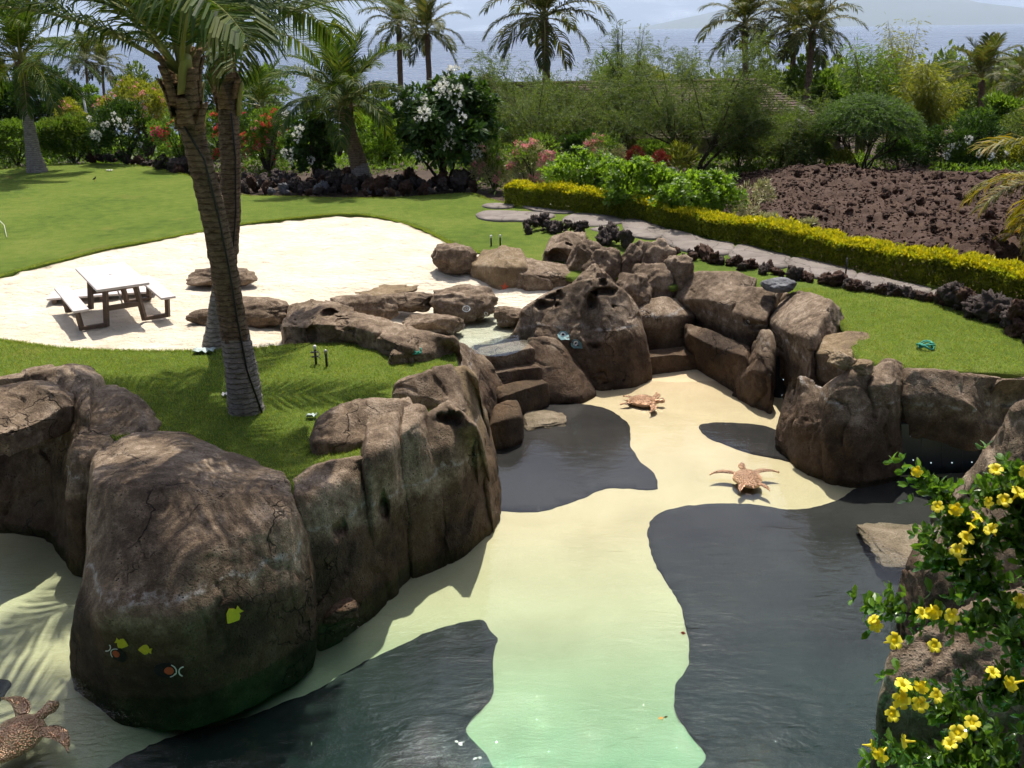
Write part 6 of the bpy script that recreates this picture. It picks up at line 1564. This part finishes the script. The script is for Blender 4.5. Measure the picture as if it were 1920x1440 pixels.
# ---------------------------------------------------------------- house with shingle roof below the garden
def house():
    Yr, Ye = 48.5, 41.5
    A = PY(905, 160, Yr); zr = A[2]; ze = PY(1450, 258, Ye)[2]
    xl = PY(872, 200, Yr)[0]; xr = PY(1425, 160, Yr)[0]; xe = PY(1612, 258, Ye)[0]
    root = empty('house', ((xl + xe) / 2, Yr, ze - 2.6), 'house with brown shingle roof half hidden behind the feathery trees', 'house'); o0 = np.array(root.location)
    rg = np.random.default_rng(3)
    mb = MB(); mb.box(((xl + xe) / 2 - o0[0], 0, .9), (xe - xl - 1.2, 2 * (Yr - Ye) - 1.2, 3.2)); mb.build('wall', M['stucco'], root, smooth=False)
    roof = empty('roof', (0, 0, 0)); roof.parent = root
    n = 22
    def course(a0, a1, b0, b1, k):
        # one shingle course between (a: lower line) and (b: upper line)
        mb = MB(); L = np.linalg.norm(a1 - a0); m = max(4, int(L / .28)); up = np.array([0, 0, .035])
        for i in range(m):
            s0, s1 = i / m + .006 / L, (i + 1) / m - .006 / L; dz = np.array([0, 0, rg.uniform(0, .02)])
            p0, p1 = a0 + (a1 - a0) * s0, a0 + (a1 - a0) * s1; q0, q1 = b0 + (b1 - b0) * s0, b0 + (b1 - b0) * s1
            mb.add([p0 + up + dz, p1 + up + dz, q1, q0, p0 - up * .3, p1 - up * .3], [(0, 1, 2, 3), (4, 5, 1, 0), (4, 0, 3), (5, 2, 1)])
        mb.build('shingle_course', M['shingle'], roof, smooth=False)
    el, er = np.array([xl, Ye, ze]) - o0, np.array([xe, Ye, ze]) - o0
    rl, rr = np.array([xl, Yr, zr]) - o0, np.array([xr, Yr, zr]) - o0
    for k in range(n):
        t0, t1 = k / n, (k + 1.12) / n
        course(el + (rl - el) * t0, er + (rr - er) * t0, el + (rl - el) * min(1, t1), er + (rr - er) * min(1, t1), k)
    bl = np.array([xl, 2 * Yr - Ye, ze]) - o0; br = np.array([xe, 2 * Yr - Ye, ze]) - o0
    for k in range(10):     # hip end at the right and the far slope
        t0, t1 = k / 10, (k + 1) / 10
        course(er + (rr - er) * t0, br + (rr - br) * t0, er + (rr - er) * t1, br + (rr - br) * t1, k)
        course(br + (rr - br) * t0, bl + (rl - bl) * t0, br + (rr - br) * t1, bl + (rl - bl) * t1, k)
    mb = MB(); mb.tube([rl + np.array([0, 0, .03]), rr + np.array([0, 0, .03])], .12, 6); mb.build('ridge_cap', M['shingle'], roof, smooth=False)
    # gable wing towards the garden on the left
    pk = PY(905, 140, 46.0) - o0; gl = PY(862, 205, 41.5) - o0; gr = PY(962, 262, 41.5) - o0
    w0 = PY(905, 160, 41.3) - o0
    ridge0 = np.array([w0[0], w0[1], pk[2]]); ridge1 = ridge0 + np.array([0, 7, 0])
    er_ = ridge0 + np.array([2.1, 0, -1.9]); el_ = ridge0 + np.array([-2.1, 0, -1.9])
    for k in range(14):
        t0, t1 = k / 14, min(1, (k + 1.12) / 14)
        for e_ in (er_, el_):
            f = e_ + np.array([0, 7, 0]); a0, a1 = e_ + (ridge0 - e_) * t0, f + (ridge1 - f) * t0; b0, b1 = e_ + (ridge0 - e_) * t1, f + (ridge1 - f) * t1
            course(a0, a1, b0, b1, k)
    mb = MB(); mb.add([el_ + np.array([.1, .3, -.05]), er_ + np.array([-.1, .3, -.05]), ridge0 + np.array([0, .3, -.1]), el_ + np.array([.1, .3, -2.4]), er_ + np.array([-.1, .3, -2.4])], [(0, 1, 2), (3, 4, 1, 0)]); mb.build('gable', M['stucco'], root, smooth=False)
    for a, b in ((el_, ridge0), (er_, ridge0)):
        mb = MB(); mb.tube([a + np.array([0, -.03, 0]), b + np.array([0, -.03, .03])], .09, 4); mb.build('fascia', M['shingle'], root, smooth=False)
house()
# ---------------------------------------------------------------- yellow-flowered vine in the right foreground
rg = np.random.default_rng(12)
vroot = empty('flowering_vine', PY(1990, 1560, 4.2), 'glossy vine with yellow trumpet flowers in the right foreground', 'vine')
v0 = np.array(vroot.location)
STEMS = [[(1990, 1560, 4.3), (1930, 1250, 4.4), (1850, 1060, 4.5), (1790, 950, 4.6), (1722, 888, 4.7)], [(1990, 1500, 4.2), (1960, 1200, 4.4), (1940, 1000, 4.5), (1890, 880, 4.6)], [(1990, 1480, 4.1), (1920, 1180, 4.2), (1800, 1165, 4.3), (1700, 1150, 4.4), (1630, 1135, 4.45)],
         [(1990, 1500, 4.3), (1900, 1130, 4.5), (1830, 1110, 4.5), (1780, 1060, 4.6), (1736, 1030, 4.6)], [(1990, 1560, 3.9), (1880, 1400, 4.0), (1780, 1340, 4.0), (1690, 1290, 4.1)], [(1990, 1580, 3.8), (1860, 1450, 3.9), (1740, 1420, 3.9), (1632, 1408, 4.0)],
         [(1990, 1520, 4.0), (1930, 1320, 4.1), (1850, 1290, 4.2), (1770, 1330, 4.1)], [(1990, 1450, 4.2), (1960, 1100, 4.4), (1905, 1010, 4.5), (1820, 1000, 4.6), (1770, 1000, 4.6)], [(1990, 1400, 4.3), (1940, 1040, 4.5), (1900, 940, 4.6), (1850, 930, 4.6)], [(1990, 1560, 3.8), (1900, 1420, 3.9), (1830, 1390, 3.9), (1780, 1400, 3.9)],
         [(1990, 1480, 4.1), (1930, 1240, 4.3), (1880, 1180, 4.4), (1840, 1150, 4.4)], [(1990, 1420, 4.2), (1960, 1130, 4.4), (1930, 950, 4.5), (1915, 900, 4.6)], [(2000, 1500, 4.0), (1960, 1360, 4.1), (1915, 1290, 4.2), (1860, 1270, 4.2)], [(2000, 1600, 3.7), (1930, 1480, 3.8), (1850, 1440, 3.8), (1700, 1435, 3.85)]]
LP = []; LA = []
for st in STEMS:
    q = [PY(u, v, y) - v0 for u, v, y in st]; mb = MB()
    sm = np.array([[np.interp(t_, np.linspace(0, 1, len(q)), [p[i] for p in q]) for i in range(3)] for t_ in np.linspace(0, 1, 40)])
    for _ in range(6): sm[1:-1] = .5 * sm[1:-1] + .25 * (sm[:-2] + sm[2:])
    mb.tube(sm[::2], np.linspace(.010, .003, 20), 5); mb.build('stem', M['bark'], vroot)
    L = np.linalg.norm(sm[1:] - sm[:-1], axis=1).sum(); nw = int(L / .019)
    for i in range(nw):
        t_ = .25 + .75 * i / nw; p = np.array([np.interp(t_, np.linspace(0, 1, 40), sm[:, k]) for k in range(3)]); tg = unit(sm[min(39, int(t_ * 39) + 1)] - sm[int(t_ * 39) - 1]); a0 = rg.uniform(0, 6)
        s1 = unit(np.cross(tg, np.array([0, 0, 1.]) + rg.normal(size=3) * .1)); s2 = np.cross(tg, s1)
        off = rg.normal(size=3) * .018
        if rg.random() < .5:      # short side shoot
            off = off + unit(rg.normal(size=3) + np.array([-.3, -.3, .6])) * rg.uniform(.03, .15)
        for j in range(4):
            a = a0 + j * 1.57; LP.append(p + off); LA.append(unit(tg * .5 + (s1 * math.cos(a) + s2 * math.sin(a)) + np.array([0, -.1, .35])))
LP = np.array(LP); LA = np.array(LA); order = rg.permutation(len(LP))
leafm = [leaf_mesh('leaf', np.zeros((1, 3)), np.array([[0, 0, 1.]]), np.array([.066]), .5, .10, np.random.default_rng(k), .12 + .05 * k, 2) for k in range(3)]
for m in leafm: m.materials.append(M['leaf_gloss']); m.polygons.foreach_set('use_smooth', np.full(len(m.polygons), True))
for i in order[:290]:
    o = link('leaf', leafm[int(rg.integers(3))], None, vroot); o.location = [float(x) for x in LP[i]]
    qq = Vector([float(x) for x in LA[i]]).to_track_quat('Z', 'Y') @ Euler((0, 0, float(rg.uniform(0, 6.28)))).to_quaternion(); o.rotation_euler = qq.to_euler(); s = rg.uniform(.8, 1.25); o.scale = (s, s, s)
rest = order[290:]
o = link('leaves', leaf_mesh('leaves', LP[rest], LA[rest], .064, .5, .1, rg, .15, 2), M['leaf_gloss'], vroot); o['kind'] = 'stuff'
def trumpet():
    V = []; F = []; mb = MB()
    mb.tube([(0, 0, -.055), (0, 0, -.03), (0, 0, -.008), (0, 0, 0)], [.004, .006, .012, .016], 10, False)
    for k in range(5):
        a = k * 1.2566; c, s = math.cos(a), math.sin(a)
        def q(r_, w, z): return (c * r_ - s * w, s * r_ + c * w, z)
        mb.add([q(.012, -.009, -.002), q(.012, .009, -.002), q(.024, .019, .006), q(.024, -.015, .009), q(.038, .021, .004), q(.039, -.014, .007), q(.046, .005, -.002)], [(0, 1, 2, 3), (3, 2, 4, 5), (5, 4, 6)])
    return mesh_np('flower', mb.v, mb.f, True)
fm = trumpet(); fm.materials.append(M['fl_yellow'])
FLP = [(1719, 884), (1867, 880), (1910, 923), (1854, 942), (1883, 938), (1758, 950), (1792, 955), (1833, 969), (1823, 986), (1812, 1009), (1796, 1032), (1802, 1050), (1858, 992), (1912, 1127), (1642, 1173), (1637, 1161), (1729, 1150), (1750, 1148), (1785, 1155), (1677, 1202), (1752, 1211), (1862, 1261), (1896, 1282), (1694, 1284), (1727, 1288), (1690, 1313), (1725, 1321), (1756, 1305), (1673, 1340), (1823, 1355), (1796, 1375), (1781, 1394), (1696, 1390), (1633, 1398), (1650, 1415), (1925, 885)]
for (u, v) in FLP:
    y = np.interp(v, [880, 1150, 1300, 1420], [4.55, 4.25, 3.95, 3.8]) - .06
    o = link('flower', fm, None, vroot); o.location = [float(x) for x in PY(u, v, y) - v0]
    d = Vector((rg.uniform(-1.0, .5), rg.uniform(-1, .1), rg.uniform(-.1, 1.0))); o.rotation_euler = d.to_track_quat('Z', 'Y').to_euler(); s = rg.uniform(.7, 1.05); o.scale = (s, s, s * rg.uniform(.8, 1.5))
# ---------------------------------------------------------------- house behind the balcony view; unseen, built dark to hold back sky light
hr = empty('unseen_house', (0, -1.2, -2.2), 'unseen two-storey brown house behind the balcony viewpoint', 'house')
mb = MB(); mb.box((0, -3.0, 4.6), (30, 6, 9.2)); mb.build('wall', M['dark_wood'], hr, smooth=False)
for i in range(-4, 5):
    for z in (2.4, 6.4):
        mb = MB(); mb.box((i * 3.2, .02, z + .3), (1.9, .06, 2.0)); w_ = mb.build('window', M['table_leg'], hr, smooth=False)
        mb = MB(); mb.box((i * 3.2, .055, z + .3), (1.7, .03, 1.8)); mb.build('pane', M['navy_tile'], w_, smooth=False)
mb = MB(); mb.box((0, -2.8, 9.5), (32, 8.4, .35)); mb.build('roof', M['shingle'], hr, smooth=False)
# ---------------------------------------------------------------- blades of grass: ragged lawn edges and the near lawns
rg = np.random.default_rng(44)
def in_lawn(q): return pip(q, lawn_outer) & ~pip(q, sand_poly) & ~pip(q, POOL_HOLE)
def edge_pts(poly, n, w):
    i = rg.integers(0, len(poly) - 1, n); t_ = rg.random((n, 1)); q = poly[i] * (1 - t_) + poly[i + 1] * t_
    return q + rg.normal(size=(n, 2)) * w
near = np.column_stack([rg.uniform(-9, 9.5, 230000), rg.uniform(9.5, 19, 230000)])
near = near[in_lawn(near)][:110000]
ed = np.concatenate([edge_pts(sand_poly, 26000, .035), edge_pts(lawn_outer[:-3], 22000, .05)]); 
ed = ed[np.linalg.norm(ed - POND, axis=1) > 4.0]
q = np.concatenate([near, ed]); n = len(q); h = rg.uniform(.022, .05, n); a = rg.uniform(0, 6.28, n); w_ = .006
base = np.column_stack([q, zlawn(q) - .004]); sd = np.column_stack([np.cos(a), np.sin(a), np.zeros(n)]) * w_
tip = base + np.column_stack([rg.normal(size=(n, 2)) * .018, h])
V = np.stack([base - sd, base + sd, tip], 1).reshape(-1, 3)
o = link('grass', mesh_np('grass', V, np.arange(n * 3).reshape(-1, 3), False), M['grass_blade']); tag(o, 'short green grass blades of the mown lawns', 'grass', None, 'stuff')
for (u, v, mt, lab) in [(1244, 1345, 'fl_orange', 'orange fallen leaf floating over the green pool water'), (860, 1392, 'fl_white', 'white petal floating on the lower left dark patch'), (896, 1420, 'fl_white', 'white petal at the edge of the lower left dark patch'), (1276, 1186, 'leaf_red', 'brown fallen leaf in the pool beside the right dark patch')]:
    p = P(u, v, WATER_Z + .006); m = leaf_mesh('fallen_leaf', np.zeros((3, 3)), unit(np.column_stack([rg.normal(size=(3, 2)), np.full(3, .12)])), .055, .6, .08, rg)
    tag(link('fallen_leaf', m, M[mt], None, p), lab, 'leaf')
# ---------------------------------------------------------------- sea haze
bm = bmesh.new(); bmesh.ops.create_cube(bm, size=1.0)
for v_ in bm.verts: v_.co = Vector((v_.co.x * 110000, v_.co.y * 60000 + 25000, v_.co.z * 1460 + 660))
me = bpy.data.meshes.new('haze'); bm.to_mesh(me); bm.free()
t = NT('sea_haze'); pv = t.n('ShaderNodeVolumePrincipled'); pv.inputs['Color'].default_value = (0.62, 0.77, 1.0, 1); pv.inputs['Density'].default_value = 4.2e-5; pv.inputs['Anisotropy'].default_value = 0.2
t.l(pv.outputs[0], t.out.inputs['Volume']); tag(link('haze', me, t.m), kind='stuff')
